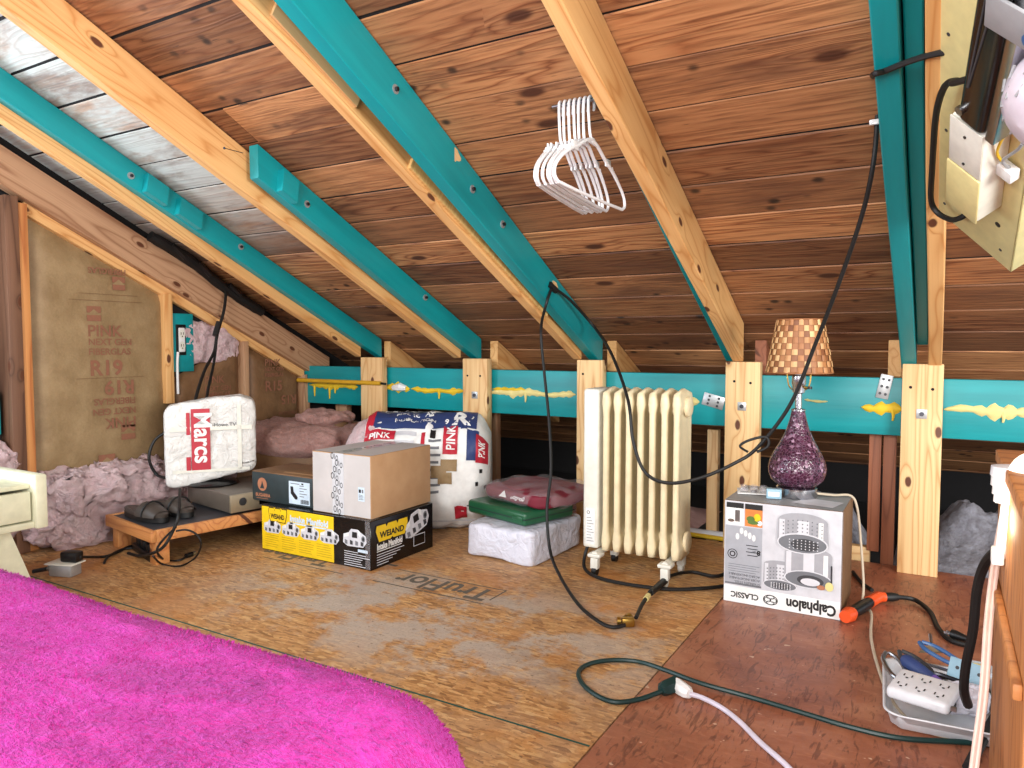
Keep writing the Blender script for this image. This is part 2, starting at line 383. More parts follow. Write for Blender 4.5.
    def build(s, name, parent=None, sharp=40, loc=None):
        bmesh.ops.recalc_face_normals(s.bm, faces=[f for f in s.bm.faces]) if getattr(s, 'recalc', False) else None
        me = bpy.data.meshes.new(name); s.bm.to_mesh(me); s.bm.free()
        for m in s.mats: me.materials.append(M[m])
        if sharp: me.set_sharp_from_angle(angle=math.radians(sharp))
        o = bpy.data.objects.new(name, me); COL.objects.link(o)
        if parent is not None: o.parent = parent
        if loc is not None: o.location = loc
        return o
def frame(o, u, v):
    u = Vector(u).normalized(); v = Vector(v).normalized(); n = u.cross(v)
    return Matrix(((u.x, v.x, n.x, o[0]), (u.y, v.y, n.y, o[1]), (u.z, v.z, n.z, o[2]), (0, 0, 0, 1)))
def tag(o, label, cat, group=None, kind=None):
    o['label'] = label; o['category'] = cat
    if group: o['group'] = group
    if kind: o['kind'] = kind
    return o
def thing(name, label, cat, loc=(0, 0, 0), rz=0, group=None):
    o = bpy.data.objects.new(name, None); COL.objects.link(o); o.empty_display_size = .05
    o.location = loc; o.rotation_euler = (0, 0, rz)
    return tag(o, label, cat, group)
def struct(o): o['kind'] = 'structure'; return o
def smooth_path(pts, n=8):
    P = [Vector(p) for p in pts]; out = []
    for i in range(len(P)-1):
        a, b, c, d = P[max(i-1, 0)], P[i], P[i+1], P[min(i+2, len(P)-1)]
        for k in range(n):
            t = k/n
            out.append(.5*((2*b)+(c-a)*t+(2*a-5*b+4*c-d)*t*t+(3*b-a-3*c+d)*t**3))
    out.append(P[-1]); return out
def copy_tree(o, parent=None):
    c = o.copy(); COL.objects.link(c)
    if parent is not None: c.parent = parent
    for ch in o.children: copy_tree(ch, c)
    return c
def rbox_grid(sx, sy, sz, nx, ny, nz, p=6):
    """rounded box as a projected grid cube: returns verts, faces centred on the origin"""
    bm = bmesh.new(); bmesh.ops.create_cube(bm, size=2)
    cuts = max(nx, ny, nz)
    bmesh.ops.subdivide_edges(bm, edges=bm.edges[:], cuts=cuts, use_grid_fill=True)
    vs_ = []
    for v in bm.verts:
        c = v.co; L = (abs(c.x)**p+abs(c.y)**p+abs(c.z)**p)**(1/p)
        q = c/L; vs_.append((q.x*sx/2, q.y*sy/2, q.z*sz/2))
    bm.verts.index_update(); f = [tuple(x.index for x in fc.verts) for fc in bm.faces]; bm.free(); return vs_, f
def lump(mb, c, size, m, p=5, cuts=16, rot=0, amp=.01, freq=9, seed=1, squash=None):
    vs_, f = rbox_grid(*size, cuts, cuts, cuts, p); R = Matrix.Rotation(rot, 3, 'Z'); out = []
    for v in vs_:
        v = Vector(v)
        if squash: v = Vector(squash(v))
        d = mnoise.turbulence_vector(v*freq+Vector((seed*3.1, seed, -seed)), 4, False)
        v = v+d*amp; out.append(R @ v+Vector(c))
    mb._add(out, f, m, None, True); return mb
X_, Y_, Z_ = (1, 0, 0), (0, 1, 0), (0, 0, 1)

# ------------------------------------------------------------------ the setting
SEAM_X = -.573
b = MB(); b.box(-3.04, SEAM_X-.002, -1.0, 2.90, -.02, 0, 'osb')
fr = frame((-1.25, 1.96, 0), (-1, 0, 0), (0, -1, 0))      # lettering stamped on the board, read from the knee wall
for (x0, x1) in ((-.07, .37), (.5, .9)):
    b.rect(fr, x0, -.012, x1, -.006, 'stamp'); b.rect(fr, x0, .124, x1, .130, 'stamp')
b.rect(fr, -.07, -.012, -.064, .09, 'stamp')
b.text(fr, 'TruFlor', -.05, .012, .14, 'stamp', bold=.003, sx=.84)
b.text(fr, 'TruFlor', .62, .018, .125, 'stamp', bold=.003, sx=.86)
for k in range(9): b.rect(fr, .40+k*.075, -.045-(k % 2)*.01, .44+k*.075, -.03, 'stamp')
b.rect(frame((0, 1.277, 0), X_, Y_), -3.0, -.003, SEAM_X-.004, .003, 'seam_green')
struct(b.build('floor', sharp=0))
b = MB(); b.box(SEAM_X+.002, 1.3, -1.0, 2.90, -.02, 0, 'redply'); struct(b.build('floor', sharp=0))
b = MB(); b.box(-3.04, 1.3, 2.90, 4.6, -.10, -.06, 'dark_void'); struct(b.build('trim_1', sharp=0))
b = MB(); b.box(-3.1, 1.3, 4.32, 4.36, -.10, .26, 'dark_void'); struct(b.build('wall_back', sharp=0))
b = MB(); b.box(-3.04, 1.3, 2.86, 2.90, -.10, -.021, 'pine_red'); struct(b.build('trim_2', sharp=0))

# roof boards, each board its own strip with a gap and a tone
b = MB(); lay = b.bm.loops.layers.float_color.new('tone')
pitch = .1390
y = 1.80-15*pitch; row = 0
while y < 4.35:
    cutx = [-3.3, 1.35]
    j = [-2.6, -1.95, -1.35, -.70, -.06]
    for q in random.sample(j, 1+row % 2): cutx.append(q+.02)
    cutx.sort()
    for k in range(len(cutx)-1):
        gp = random.choice((.0032, .0045, .006, .006)); y0, y1 = y+gp, y+pitch-gp
        drop = random.uniform(0, .002)
        c = (random.random(), random.random(), random.random(), 1)
        def zt(yy): return zb(yy)+SHEATH-drop
        x0, x1 = cutx[k]+.001, cutx[k+1]-.001
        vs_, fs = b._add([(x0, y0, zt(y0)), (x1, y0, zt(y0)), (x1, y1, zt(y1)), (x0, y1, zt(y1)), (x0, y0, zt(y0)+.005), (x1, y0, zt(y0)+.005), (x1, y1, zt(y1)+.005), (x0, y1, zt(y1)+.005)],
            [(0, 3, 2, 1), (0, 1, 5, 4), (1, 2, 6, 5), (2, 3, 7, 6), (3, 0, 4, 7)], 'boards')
        for f in fs:
            for lp in f.loops: lp[lay] = c
    y += pitch; row += 1
ya, yb = 1.80-15*pitch, 4.4
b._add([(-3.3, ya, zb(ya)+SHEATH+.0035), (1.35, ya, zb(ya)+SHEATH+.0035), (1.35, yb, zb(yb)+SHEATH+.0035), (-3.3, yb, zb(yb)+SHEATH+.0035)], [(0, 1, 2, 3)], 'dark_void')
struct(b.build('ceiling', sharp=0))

# gable end (left), with the opening of its window in front of the photograph's frame
b = MB()
def gab(y0, y1, z0, z1=None):
    t0, t1 = (zb(y0)+SHEATH, zb(y1)+SHEATH) if z1 is None else (z1, z1)
    fr = frame((-3.10, 0, 0), Y_, Z_)
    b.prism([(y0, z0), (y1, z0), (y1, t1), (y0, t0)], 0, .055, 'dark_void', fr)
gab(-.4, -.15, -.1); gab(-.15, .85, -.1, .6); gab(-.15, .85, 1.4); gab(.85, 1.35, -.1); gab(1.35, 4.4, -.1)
struct(b.build('wall_left', sharp=0))
b = MB()
for y0, y1, z0, z1 in ((-.15, .85, .6, .64), (-.15, .85, 1.36, 1.4), (-.15, -.11, .64, 1.36), (.81, .85, .64, 1.36), (.33, .37, .64, 1.36)): b.box(-3.07, -3.03, y0, y1, z0, z1, 'cream_white')
struct(b.build('window_1', sharp=0))

# ------------------------------------------------------------------ beams, rafters, posts
R_ROOF = Matrix.Rotation(-ANG, 4, 'X')
def rafter(name, m, label, xa, xb, wd, y_low, y_high, h0, h1, cat='rafter', bolts=(), side=1, square=False, shims=(), scabs=(), low_h0=None, chips=()):
    """board on edge along the slope; xa/xb = left side at the wall and at the top, h0/h1 = height above the rafter plane.
    built with its long axis on local X so that the grain runs along it"""
    p0 = Vector((xa, y_low, zb(y_low))); yref = 1.0
    p1 = Vector((xa+(xb-xa)*(y_low-y_high)/(2.83-yref), y_high, zb(y_high)))
    d = (p1-p0); L = d.length; ux = d.normalized()
    uy = Vector((1, 0, 0)); uy = (uy-ux*uy.dot(ux)).normalized(); uz = ux.cross(uy)
    if uz.z < 0: uy = -uy; uz = -uz                 # uy points to -X
    mt = Matrix(((ux.x, uy.x, uz.x, p0.x), (ux.y, uy.y, uz.y, p0.y), (ux.z, uy.z, uz.z, p0.z), (0, 0, 0, 1)))
    sg = 1 if uy.x > 0 else -1                      # local y of the right face is sg*wd
    V = lambda x, y_, h: (x+h*ux.z, sg*y_, h*uz.z)  # h is measured plumb, so the ends are plumb cut
    ob = MB(); n = 12; lh = h0 if low_h0 is None else low_h0; rings = []; bv = .003
    for i in range(n+1):
        x = L*i/n; hh = lh+(h0-lh)*i/n; wv = mnoise.noise(Vector((x*1.5, xa*7, h0)))*.003
        a, c = wv, wv+wd
        rings.append([V(x, a+bv, hh), V(x, c-bv, hh), V(x, c, hh+bv), V(x, c, h1), V(x, a, h1), V(x, a, hh+bv)])
    ob.loft(rings, m, smooth=False)
    ob.recalc = True
    o = ob.build(name, sharp=0); o.matrix_world = mt
    tag(o, label, cat)
    for (t, hz, mm) in bolts:                       # bolt heads with washers on the right face
        q = MB(); q.cyl(V(t*L, wd-.002, hz), V(t*L, wd+.003, hz), .013, mm, 10); q.cyl(V(t*L, wd, hz), V(t*L, wd+.011, hz), .006, 'dark_steel', 6); q.recalc = True; q.build('bolt', o)
    for (t0, t1, z0, z1, mm) in shims:
        q = MB(); ya, yb_ = sorted((sg*(wd+.0005), sg*(wd+.012))); q.box(t0*L, t1*L, ya, yb_, z0*uz.z, z1*uz.z, mm); q.build('shim', o)
    for (tc, hc, rr_) in chips:                     # paint chipped off to bare wood
        q = MB(); ring = []
        for k in range(18):
            a = 2*PI*k/18; g = rr_*(.6+.55*abs(mnoise.noise(Vector((math.cos(a)*2, math.sin(a)*2, tc*9))))); ring.append(V(tc*L+g*1.35*math.cos(a), wd, hc+g*.8*math.sin(a)))
        q.loft([ring, [(x, y_+sg*.0012, z) for x, y_, z in ring]], 'pine_pale', smooth=False); q.recalc = True; q.build('bare_patch', o)['label'] = 'bare chipped wood patch'
    for (t0, t1, z0, z1) in scabs:
        q = MB(); pl_ = [V(t0*L, wd, z0), V(t1*L, wd, z0), V(t1*L-.012, wd, z1), V(t0*L-.012, wd, z1)]
        q.loft([pl_, [(x, y_+sg*.032, z) for x, y_, z in pl_]], 'teal', smooth=False); q.recalc = True; q.build('scab_block', o)
    return o
YL = 2.826; YH = .1; TOP = SHEATH-.008
rafter('rafter', 'pine', 'pale pine rafter nearest the insulated gable wall, below a teal board', -2.60, -2.66, .040, YL, YH, 0, TOP)
rafter('rafter', 'teal', 'full-length teal painted board against the leftmost pine rafter, with two small blocks on it', -2.556, -2.617, .042, 2.935, YH, .048, TOP, bolts=((.464, .085, 'galv'), (.30, .108, 'galv')), scabs=((.422, .450, .052, .125), (.372, .405, .052, .12)))
rafter('rafter', 'pine', 'wide pine rafter from the top left corner, second from the gable wall', -1.985, -2.082, .042, YL, YH, 0, TOP)
rafter('rafter', 'teal', 'short teal board stopping halfway up the second pine rafter', -1.940, -1.992, .042, 2.935, 1.66, .035, TOP, bolts=((.84, .082, 'galv'), (.33, .11, 'galv')), scabs=((.895, .945, .037, .115),))
rafter('rafter', 'pine', 'middle pine rafter with plywood shims beside the bright teal board', -1.365, -1.395, .040, YL, YH, 0, TOP, shims=((.12, .42, .012, .05, 'ply_edge'), (.50, .60, .02, .075, 'pine_pale')))
rafter('rafter', 'teal', 'bright teal board with a bare chipped spot, beside the middle pine rafter', -1.323, -1.284, .046, 2.935, YH, -.025, TOP, low_h0=.03, bolts=((.305, .088, 'galv'), (.370, .078, 'galv'), (.501, .085, 'galv')), chips=((.405, .118, .034), (.166, .110, .022)))
rafter('rafter', 'pine', 'broad clean pine rafter right of the white hangers', -.695, -.707, .041, YL, YH, 0, TOP)
rafter('rafter', 'teal', 'teal board mostly hidden behind the broad pine rafter by the hangers', -.729, -.739, .030, 2.868, YH, .135, TOP, low_h0=.02)
rafter('rafter', 'teal', 'teal painted rafter straight ahead at right, left of its pine mate', -.127, -.136, .046, 2.868, YH, 0, TOP)
rafter('rafter', 'pine', 'narrow pine rafter at the right edge behind the cream metal panel', -.046, -.046, .040, YL, YH, -.01, TOP)
rafter('blocking', 'teal', 'recessed teal filler board between the teal and pine rafters at right', -.080, -.084, .033, 2.80, 1.50, .05, TOP, cat='blocking')
rafter('rafter', 'pine_old', 'weathered brown gable rafter lying against the insulated left wall', -3.02, -3.02, .05, 3.02, YH, -.06, .085)
rafter('trim_board', 'pine', 'light pine nailer strip under the weathered gable rafter', -3.03, -3.03, .03, 2.86, 1.47, -.105, -.062, cat='nailer')
# rafter tails behind the beam
for lab, x in (('pine rafter tail left of the second post, showing above the teal beam', -2.515), ('pine rafter tail above the beam right of the short teal board', -1.862), ('pine rafter tail above the beam, over the radiator', -1.262), ('reddish rafter tail above the beam behind the basket lamp shade', -.64), ('small pine rafter tail left of the narrow right-hand post', -.175)):
    rafter('rafter_tail', 'pine' if 'reddish' not in lab else 'pine_red', lab, x, x, .042, 3.6, 2.955, -.012 if False else .012, TOP, cat='rafter tail')
# a short blocking at the top left corner
o = MB().box(-.25, .25, -.02, .02, -.09, 0, 'pine_old', .003).build('blocking'); o.location = (-2.32, .96, zb(.96)+.14)
tag(o, 'short brown blocking board in the extreme top left corner between two rafters', 'blocking')

# beam along the knee wall with yellow foam smeared on its joint
beam = thing('beam', 'long teal painted beam across the knee wall smeared with yellow foam', 'beam', (0, 2.87, .467))
b = MB(); b.box(-3.02, 1.2, 0, .045, 0, .201, 'teal', .003); b.build('beam_board', beam)
def foam(x0, x1, z, h, m, seed, drips=()):
    q = MB(); n = max(8, int((x1-x0)/.012)); rings = []
    for i in range(n+1):
        x = x0+(x1-x0)*i/n; e = min(1, 9*min(i, n-i)/n+.15)
        hh = h*e*(.45+1.3*abs(mnoise.noise(Vector((x*24, seed, 0)))))
        zc = z+.012*mnoise.noise(Vector((x*9, seed+5, 0))); d = .004+.006*e*(.5+abs(mnoise.noise(Vector((x*40, 1, seed)))))
        rings.append([(x, 0.001, zc-hh), (x, -d, zc-hh*.5), (x, -d*1.3, zc+hh*.1), (x, -d, zc+hh*.6), (x, .001, zc+hh)])
    q.loft(rings, m, close=False, caps=False)
    for (dx, L) in drips: q.tube([(dx, -.004, z), (dx+.002, -.005, z-L*.6), (dx, -.004, z-L)], [.008, .005, .003], m, 6)
    q.build('foam_smear', beam)
zf = .095
foam(-2.97, -2.62, .098, .022, 'foam_yellow', 1, ((-2.93, .06), (-2.82, .07), (-2.78, .04)))
foam(-2.44, -2.28, .10, .028, 'foam_yellow', 2); foam(-2.27, -1.95, .095, .022, 'foam_yellow', 3, ((-2.1, .04),))
foam(-1.82, -1.37, .098, .022, 'foam_pale', 4, ((-1.62, .04),)); foam(-1.80, -1.62, .112, .01, 'foam_yellow', 9)
foam(-.98, -.83, .095, .018, 'foam_pale', 5, ((-.86, .04),)); foam(-.44, -.36, .115, .006, 'foam_pale', 6)
foam(-.25, -.12, .092, .02, 'foam_yellow', 7, ((-.15, .04),)); foam(0.003, .40, .098, .024, 'foam_pale', 8, ((.17, .035),))
q = MB(); q.tube([(-2.38, -.006, .10), (-2.33, -.012, .105), (-2.30, -.006, .10)], [.014, .022, .012], 'white', 8); q.build('foam_smear', beam)['label'] = 'white blob of foam'
def plate(label, x, z, w_, h_, rot):
    q = MB(); q.box(-w_/2, w_/2, -.003, 0, -h_/2, h_/2, 'galv', .001)
    for i in range(2):
        for k in range(3): q.cyl((-w_*.22+i*w_*.44, -.0042, -h_*.3+k*h_*.3), (-w_*.22+i*w_*.44, -.002, -h_*.3+k*h_*.3), .005, 'darkgrey', 8)
    o = q.build('nail_plate'); o.location = (x, 2.8692, z); o.rotation_euler = (0, rot, 0); return tag(o, label, 'plate')
plate('galvanised nail plate on the teal beam between radiator and lamp post', -.775, .563, .085, .05, .25)
plate('tilted galvanised nail plate on the teal beam left of the rightmost post', -.178, .637, .04, .085, .2)
q = MB(); q.cyl((-3.0, 2.815, .592), (-2.42, 2.815, .590), .011, 'pipe_yellow', 14); q.cyl((-2.42, 2.815, .590), (-2.385, 2.81, .588), .006, 'black', 8)
tag(q.build('pipe'), 'thin yellow pipe lying across the leftmost post in front of the teal beam', 'pipe')

def post(label, x0, x1, m, lag=True, holes=()):
    x0 *= .983; x1 *= .983; t = thing('post', label, 'post', ((x0+x1)/2, 2.84, 0)); w_ = x1-x0
    q = MB(); q.box(0, .719, -w_/2, w_/2, -.018, .024, m, .003)
    o = q.build('post_board', t); o.rotation_euler = (0, -PI/2, 0)
    # local X up, so that the grain runs up the post; local Z then faces -X, Y stays; turn the face
    o.matrix_local = Matrix(((0, 1, 0, 0), (0, 0, 1, -.004), (1, 0, 0, 0), (0, 0, 0, 1)))
    if lag:
        q = MB(); q.box(-.016, .016, -.0245, -.021, .535, .567, 'galv', .001); q.cyl((0, -.031, .551), (0, -.022, .551), .008, 'dark_steel', 6); q.build('lag_screw', t)
    for hx, hz in holes:
        q = MB(); q.cyl((hx, -.0232, hz), (hx, -.018, hz), .005, 'dark_void', 8); q.build('screw_hole', t)
    return t
post('leftmost pine post, yellow pipe crossing its top, left of the wrapped roll', -2.600, -2.458, 'pine_pale', False)
post('pine post behind the wrapped insulation roll, second from left', -1.962, -1.825, 'pine_pale', True, ((-.04, .64), (.03, .64)))
post('pine post directly behind the cream radiator', -1.366, -1.246, 'pine_pale', False, ((-.03, .66),))
post('pine post between radiator and basket shade lamp', -.730, -.600, 'pine_pale', True, ((-.03, .645), (.03, .64)))
post('rightmost pine post, narrow grain, right of the boxed cookware', -.124, 0.0, 'pine_pale', True, ((-.035, .64), (.03, .635)))

def upright(name, label, m, x0, x1, y0, z0, z1, d=.04):
    q = MB(); q.box(0, z1-z0, x0-(x0+x1)/2, x1-(x0+x1)/2, 0, d, m, .002)
    o = q.build(name); o.matrix_world = Matrix(((0, 1, 0, (x0+x1)/2), (0, 0, 1, y0), (1, 0, 0, z0), (0, 0, 0, 1))); return tag(o, label, 'stud')
upright('stud', 'slim pine stud in the dark gap right of the radiator', 'pine_pale', -.82, -.777, 2.95, -.06, .44)
upright('stud', 'short reddish board under the beam, left one of the pair by the post', 'pine_red', -.226, -.186, 2.925, .035, .462)
upright('stud', 'short reddish board under the beam, right one of the pair by the post', 'pine_red', -.180, -.139, 2.925, -.015, .462)
upright('stud', 'pine stud in the dark gap right of the post behind the wrapped roll', 'pine_old', -1.873, -1.826, 2.95, -.06, .466)
upright('stud', 'old pine stud in the dark left corner under the yellow pipe', 'pine_old', -2.86, -2.78, 2.95, -.06, .466)
o = MB().box(-.09, .09, -.02, .02, -.02, .045, 'pine_pale', .003).build('wood_block'); o.location = (-.305, 2.95, .0); tag(o, 'pale wood block on the floor behind the cookware box', 'block')

# ------------------------------------------------------------------ behind the knee wall
def heap(name, label, m, x0, x1, y0, y1, z0, h, seed, n=(90, 60)):
    q = MB(); rows = []
    for i in range(n[0]+1):
        r = []
        for k in range(n[1]+1):
            u, v = i/n[0], k/n[1]; x = x0+(x1-x0)*u; yy = y0+(y1-y0)*v
            e = min(1, 4*min(u, 1-u)+.03)*min(1, 2.4*min(v, 1-v)+.06)
            p = Vector((x*9, yy*9, seed)); z = z0+h*e*(.60+.24*mnoise.noise(p*.6)+.16*mnoise.noise(p*1.5+Vector((3, 1, 0)))+.07*mnoise.noise(p*4))
            r.append((x, yy, z))
        rows.append(r)
    q.loft(rows, m, caps=False, close=False); o = q.build(name, sharp=0); return tag(o, label, 'insulation', None, 'stuff')
heap('loose_insulation', 'grey blown insulation in the dark eave right of the rightmost post', 'grey_wool', -.15, .75, 2.97, 3.75, -.06, .30, 3)
heap('loose_insulation', 'whitish insulation lumps in the dark eave behind the glass lamp', 'grey_wool', -.62, -.24, 3.0, 3.6, -.06, .34, 8)
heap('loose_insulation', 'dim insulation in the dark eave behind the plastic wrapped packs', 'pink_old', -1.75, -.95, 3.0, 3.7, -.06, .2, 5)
q = MB(); q.cyl((-1.15, 2.945, .012), (-.6, 2.945, .012), .018, 'white_plastic', 14); q.cyl((-1.15, 2.925, -.01+.02), (-.6, 2.925, .0+.005), .009, 'foam_yellow', 10)
tag(q.build('pipe'), 'pale pipe with a yellow line along the floor behind the radiator', 'pipe')

# ------------------------------------------------------------------ gable framing and insulation
XG = -3.045
def gstud(name, label, m, y0, y1, z0, z1, d=.06, x=XG):
    q = MB(); q.box(0, z1-z0, y0-(y0+y1)/2, y1-(y0+y1)/2, 0, d, m, .002)
    o = q.build(name); o.matrix_world = Matrix(((0, 0, 1, x), (0, 1, 0, (y0+y1)/2), (1, 0, 0, z0), (0, 0, 0, 1))); return tag(o, label, 'stud')
gstud('stud', 'dark brown stud at the far left edge beside the paper faced batt', 'stud_brown', 1.385, 1.432, 0, 1.33, .085)
gstud('stud', 'orange pine stud at the far left edge beside the paper faced batt', 'bench_wood', 1.434, 1.468, 0, 1.31, .075)
gstud('stud', 'pine stud between the large batt and the teal outlet board', 'pine', 2.028, 2.068, .52, 1.01, .06)
gstud('stud', 'thin pine stud between the two smaller paper batts', 'pine_old', 2.455, 2.485, .30, .80, .056)
gstud('stud', 'pine stud at the far back corner of the gable wall', 'pine_old', 2.845, 2.885, .30, .62, .06)
o = MB().box(0, .03, -.12, .12, 0, .16, 'teal', .003).build('painted_board'); o.location = (-3.04, 1.25, .45); tag(o, 'teal painted board at the far left edge of the photo', 'board')

def batt(label, poly, m, thick, prints, amp=.008, seed=1):
    """paper faced batt between the studs: a slightly puffed sheet over the polygon (y, z)"""
    q = MB(); n = 22
    P = [Vector((a, b_)) for a, b_ in poly]        # four corners: bottom-left, bottom-right, top-right, top-left
    rows = []
    def surf(u, v):
        p = (P[0]*(1-u)+P[1]*u)*(1-v)+(P[3]*(1-u)+P[2]*u)*v
        e = min(1, 9*min(u, 1-u, v, 1-v))
        return Vector((thick*(.25+.75*e)+amp*e*mnoise.fractal(Vector((p.x*5, p.y*5, seed)), 1, 2, 3), p.x, p.y))
    for i in range(n+1): rows.append([surf(k/n, i/n) for k in range(n+1)])
    q.loft(rows, m, caps=False, close=False)
    fr = frame((thick+amp*.6+.0005, 0, 0), Y_, Z_)
    for pr_ in prints:
        if pr_[0] == 't': q.text(fr, pr_[1], pr_[2], pr_[3], pr_[4], 'kraft_ink', off=.001, bold=pr_[5] if len(pr_) > 5 else .0006, rot=pr_[6] if len(pr_) > 6 else 0)
        elif pr_[0] == 'r':
            _, y0, z0, w_, h_ = pr_; q.rect(fr, y0, z0, y0+w_, z0+h_*.45, 'kraft_ink', .001); q.rect(fr, y0, z0+h_*.55, y0+w_, z0+h_, 'kraft_ink', .001)
            q.poly(fr, [(y0, z0+h_*.4), (y0+w_*.5, z0+h_*.8), (y0+w_, z0+h_*.4)], 'kraft', .0012)
        else:
            _, y0, z0, y1, z1 = pr_; q.rect(fr, y0, z0, y1, z1, 'kraft_dark', .0008)
    o = q.build('insulation_batt', sharp=0); o.location = (XG, 0, 0); return tag(o, label, 'insulation batt')
PIr = PI
batt('large tan paper faced insulation batt printed R19 on the gable wall', [(1.468, .24), (2.068, .24), (2.068, .995), (1.468, 1.305)], 'kraft', .045,
     [('r', 1.69, .880, .058, .06), ('t', 'PINK', 1.69, .818, .066, .001), ('t', 'NEXT GEN', 1.692, .782, .038), ('t', 'FIBERGLAS', 1.692, .742, .038), ('t', 'R19', 1.694, .658, .088, .0022),
      ('t', 'R19', 1.885, .632, .082, .0022, PIr), ('t', 'FIBERGLAS', 1.888, .560, .038, .0006, PIr), ('t', 'NEXT GEN', 1.888, .518, .038, .0006, PIr), ('t', 'PINK', 1.888, .476, .062, .001, PIr),
      ('r', 1.82, .380, .062, .062), ('r', 1.72, .265, .07, .062), ('r', 1.80, 1.012, .055, .055), ('t', 'FIBERGLAS', 1.86, 1.098, .034, .0006, PIr), ('l', 1.66, .99, 1.91, .992), ('l', 1.62, .963, 1.93, .965), ('l', 1.64, .645, 1.93, .647)])
batt('brown paper batt printed R15 under the teal outlet board', [(2.07, .28), (2.455, .28), (2.455, .80), (2.07, .62)], 'kraft_dark', .04,
     [('t', 'PINK', 2.235, .60, .05, .0008), ('t', 'NEXT GEN', 2.235, .565, .03), ('t', 'FIBERGLAS', 2.235, .535, .03), ('t', 'R15', 2.235, .46, .075, .0018), ('t', 'R15', 2.44, .455, .06, .0015, PIr)], seed=4)
batt('brown paper batt printed R15 in the far back corner of the gable', [(2.485, .28), (2.845, .28), (2.845, .62), (2.485, .785)], 'kraft_dark', .04,
     [('t', 'PINK', 2.59, .675, .048, .0008), ('t', 'NEXT GEN', 2.59, .648, .026), ('t', 'FIBERGLAS', 2.59, .618, .026), ('t', 'R15', 2.59, .545, .072, .0018), ('t', 'R15', 2.80, .515, .066, .0016, PIr), ('t', 'FIBERGLAS', 2.80, .43, .026, .0006, PIr)], seed=7)
def pinkpatch(name, label, c, size, rot, seed, m='pink', amp=.05, freq=7, p=3.2):
    q = MB(); lump(q, (0, 0, 0), size, m, p, 44, rot, amp*.6, freq*1.5, seed); q.displace(amp*.22, 34, seed+3); o = q.build(name, sharp=0); o.location = c; return tag(o, label, 'insulation', None, 'stuff')
pinkpatch('glass_wool', 'bare pink glass wool in the stud bay right of the teal outlet board', (-3.035, 2.27, .79), (.07, .36, .20), 0, 2, amp=.03)
pinkpatch('glass_wool', 'pink glass wool bulging out along the floor under the R19 batt', (-2.985, 1.74, .13), (.30, .66, .33), 0, 4, amp=.07)
pinkpatch('glass_wool', 'pink glass wool at the far left edge behind the cream nightstand', (-3.0, 1.33, .22), (.12, .14, .44), 0, 6, amp=.04)
pinkpatch('glass_wool', 'pink glass wool behind the stereo player under the bagged monitor', (-2.97, 2.22, .15), (.20, .34, .28), 0, 9, amp=.05)
# teal board with socket
t = thing('outlet_board', 'teal board with a white double socket on the gable wall', 'outlet', (-3.005, 2.13, .66))
MB().box(-.03, 0, -.055, .055, 0, .265, 'teal', .002).build('backboard', t)
q = MB(); q.box(-.002, .004, -.036, .014, .075, .215, 'black', .002); q.build('outlet_box', t)
pl_ = MB(); pl_.box(.003, .010, -.026, .006, .09, .20, 'white', .004)
for zz in (.118, .172):
    pl_.ell(frame((.0101, -.010, zz), Y_, Z_), 0, 0, .015, .02, 'cream_white', .0004)
    for dy in (-.006, .006): pl_.rect(frame((.0101, -.010, zz), Y_, Z_), dy-.0015, -.004, dy+.0015, .008, 'ink', .001)
    pl_.ell(frame((.0101, -.010, zz), Y_, Z_), 0, -.011, .003, .003, 'ink', .001)
pl_.build('socket', t)
q = MB(); q.tube(smooth_path([(.012, -.035, .09), (.012, -.04, .03), (.012, -.04, -.10)]), .006, 'white', 8); q.build('conduit', t)

# black strip and cable on the gable rafter
p0, p1 = at(150, 236, X=-2.955), at(262, 312, X=-2.955)
q = MB(); pts = smooth_path([p0, p0.lerp(p1, .3)+Vector((.01, 0, .008)), p0.lerp(p1, .62)+Vector((.0, 0, -.006)), p1]); q.tube(pts, [.022+.012*abs(mnoise.noise(v*14)) for v in pts], 'rubber', 8)
for f_ in (.2, .42, .7): q.tube([p0.lerp(p1, f_)+Vector((.02, -.03, .03)), p0.lerp(p1, f_)+Vector((.025, .03, -.02))], .014, 'black', 6)
tag(q.build('cable_bundle'), 'lumpy black cable bundle along the top of the gable rafter', 'cable')
g_ = lambda px, py, x: at(px, py, X=x)
q = MB()
q.tube(smooth_path([g_(226, 291, -2.94), g_(224, 310, -2.90), g_(217, 335, -2.88), g_(214, 352, -2.86), g_(204, 372, -2.8), g_(195, 402, -2.72), g_(194, 425, -2.72)]), .007, 'rubber', 8)
q.tube(smooth_path([g_(217, 335, -2.88), g_(214, 362, -2.84), g_(209, 385, -2.78), g_(205, 408, -2.72), g_(204, 425, -2.72)]), .006, 'rubber', 8)
q.cyl(g_(219, 322, -2.88), g_(215, 336, -2.875), .013, 'black', 8)
tag(q.build('cable'), 'black forked cable hanging from the gable rafter to the bagged monitor', 'cable')

# ------------------------------------------------------------------ bed and blanket
t = thing('bed', 'low bed hidden under the magenta plush blanket', 'bed', (-1.25, -.2, 0))
q = MB(); q.box(-.82, .82, -.68, .68, .1, .26, 'cream_white', .01); q.build('bed_base', t)
q = MB(); q.box(-.84, .84, -.70, .70, .26, .40, 'white', .05, seg=4); q.build('mattress', t)
for sx in (-.78, .78):
    for sy in (-.64, .64): q = MB(); q.cyl((sx, sy, 0), (sx, sy, .1), .025, 'black', 12); q.build('leg', t)
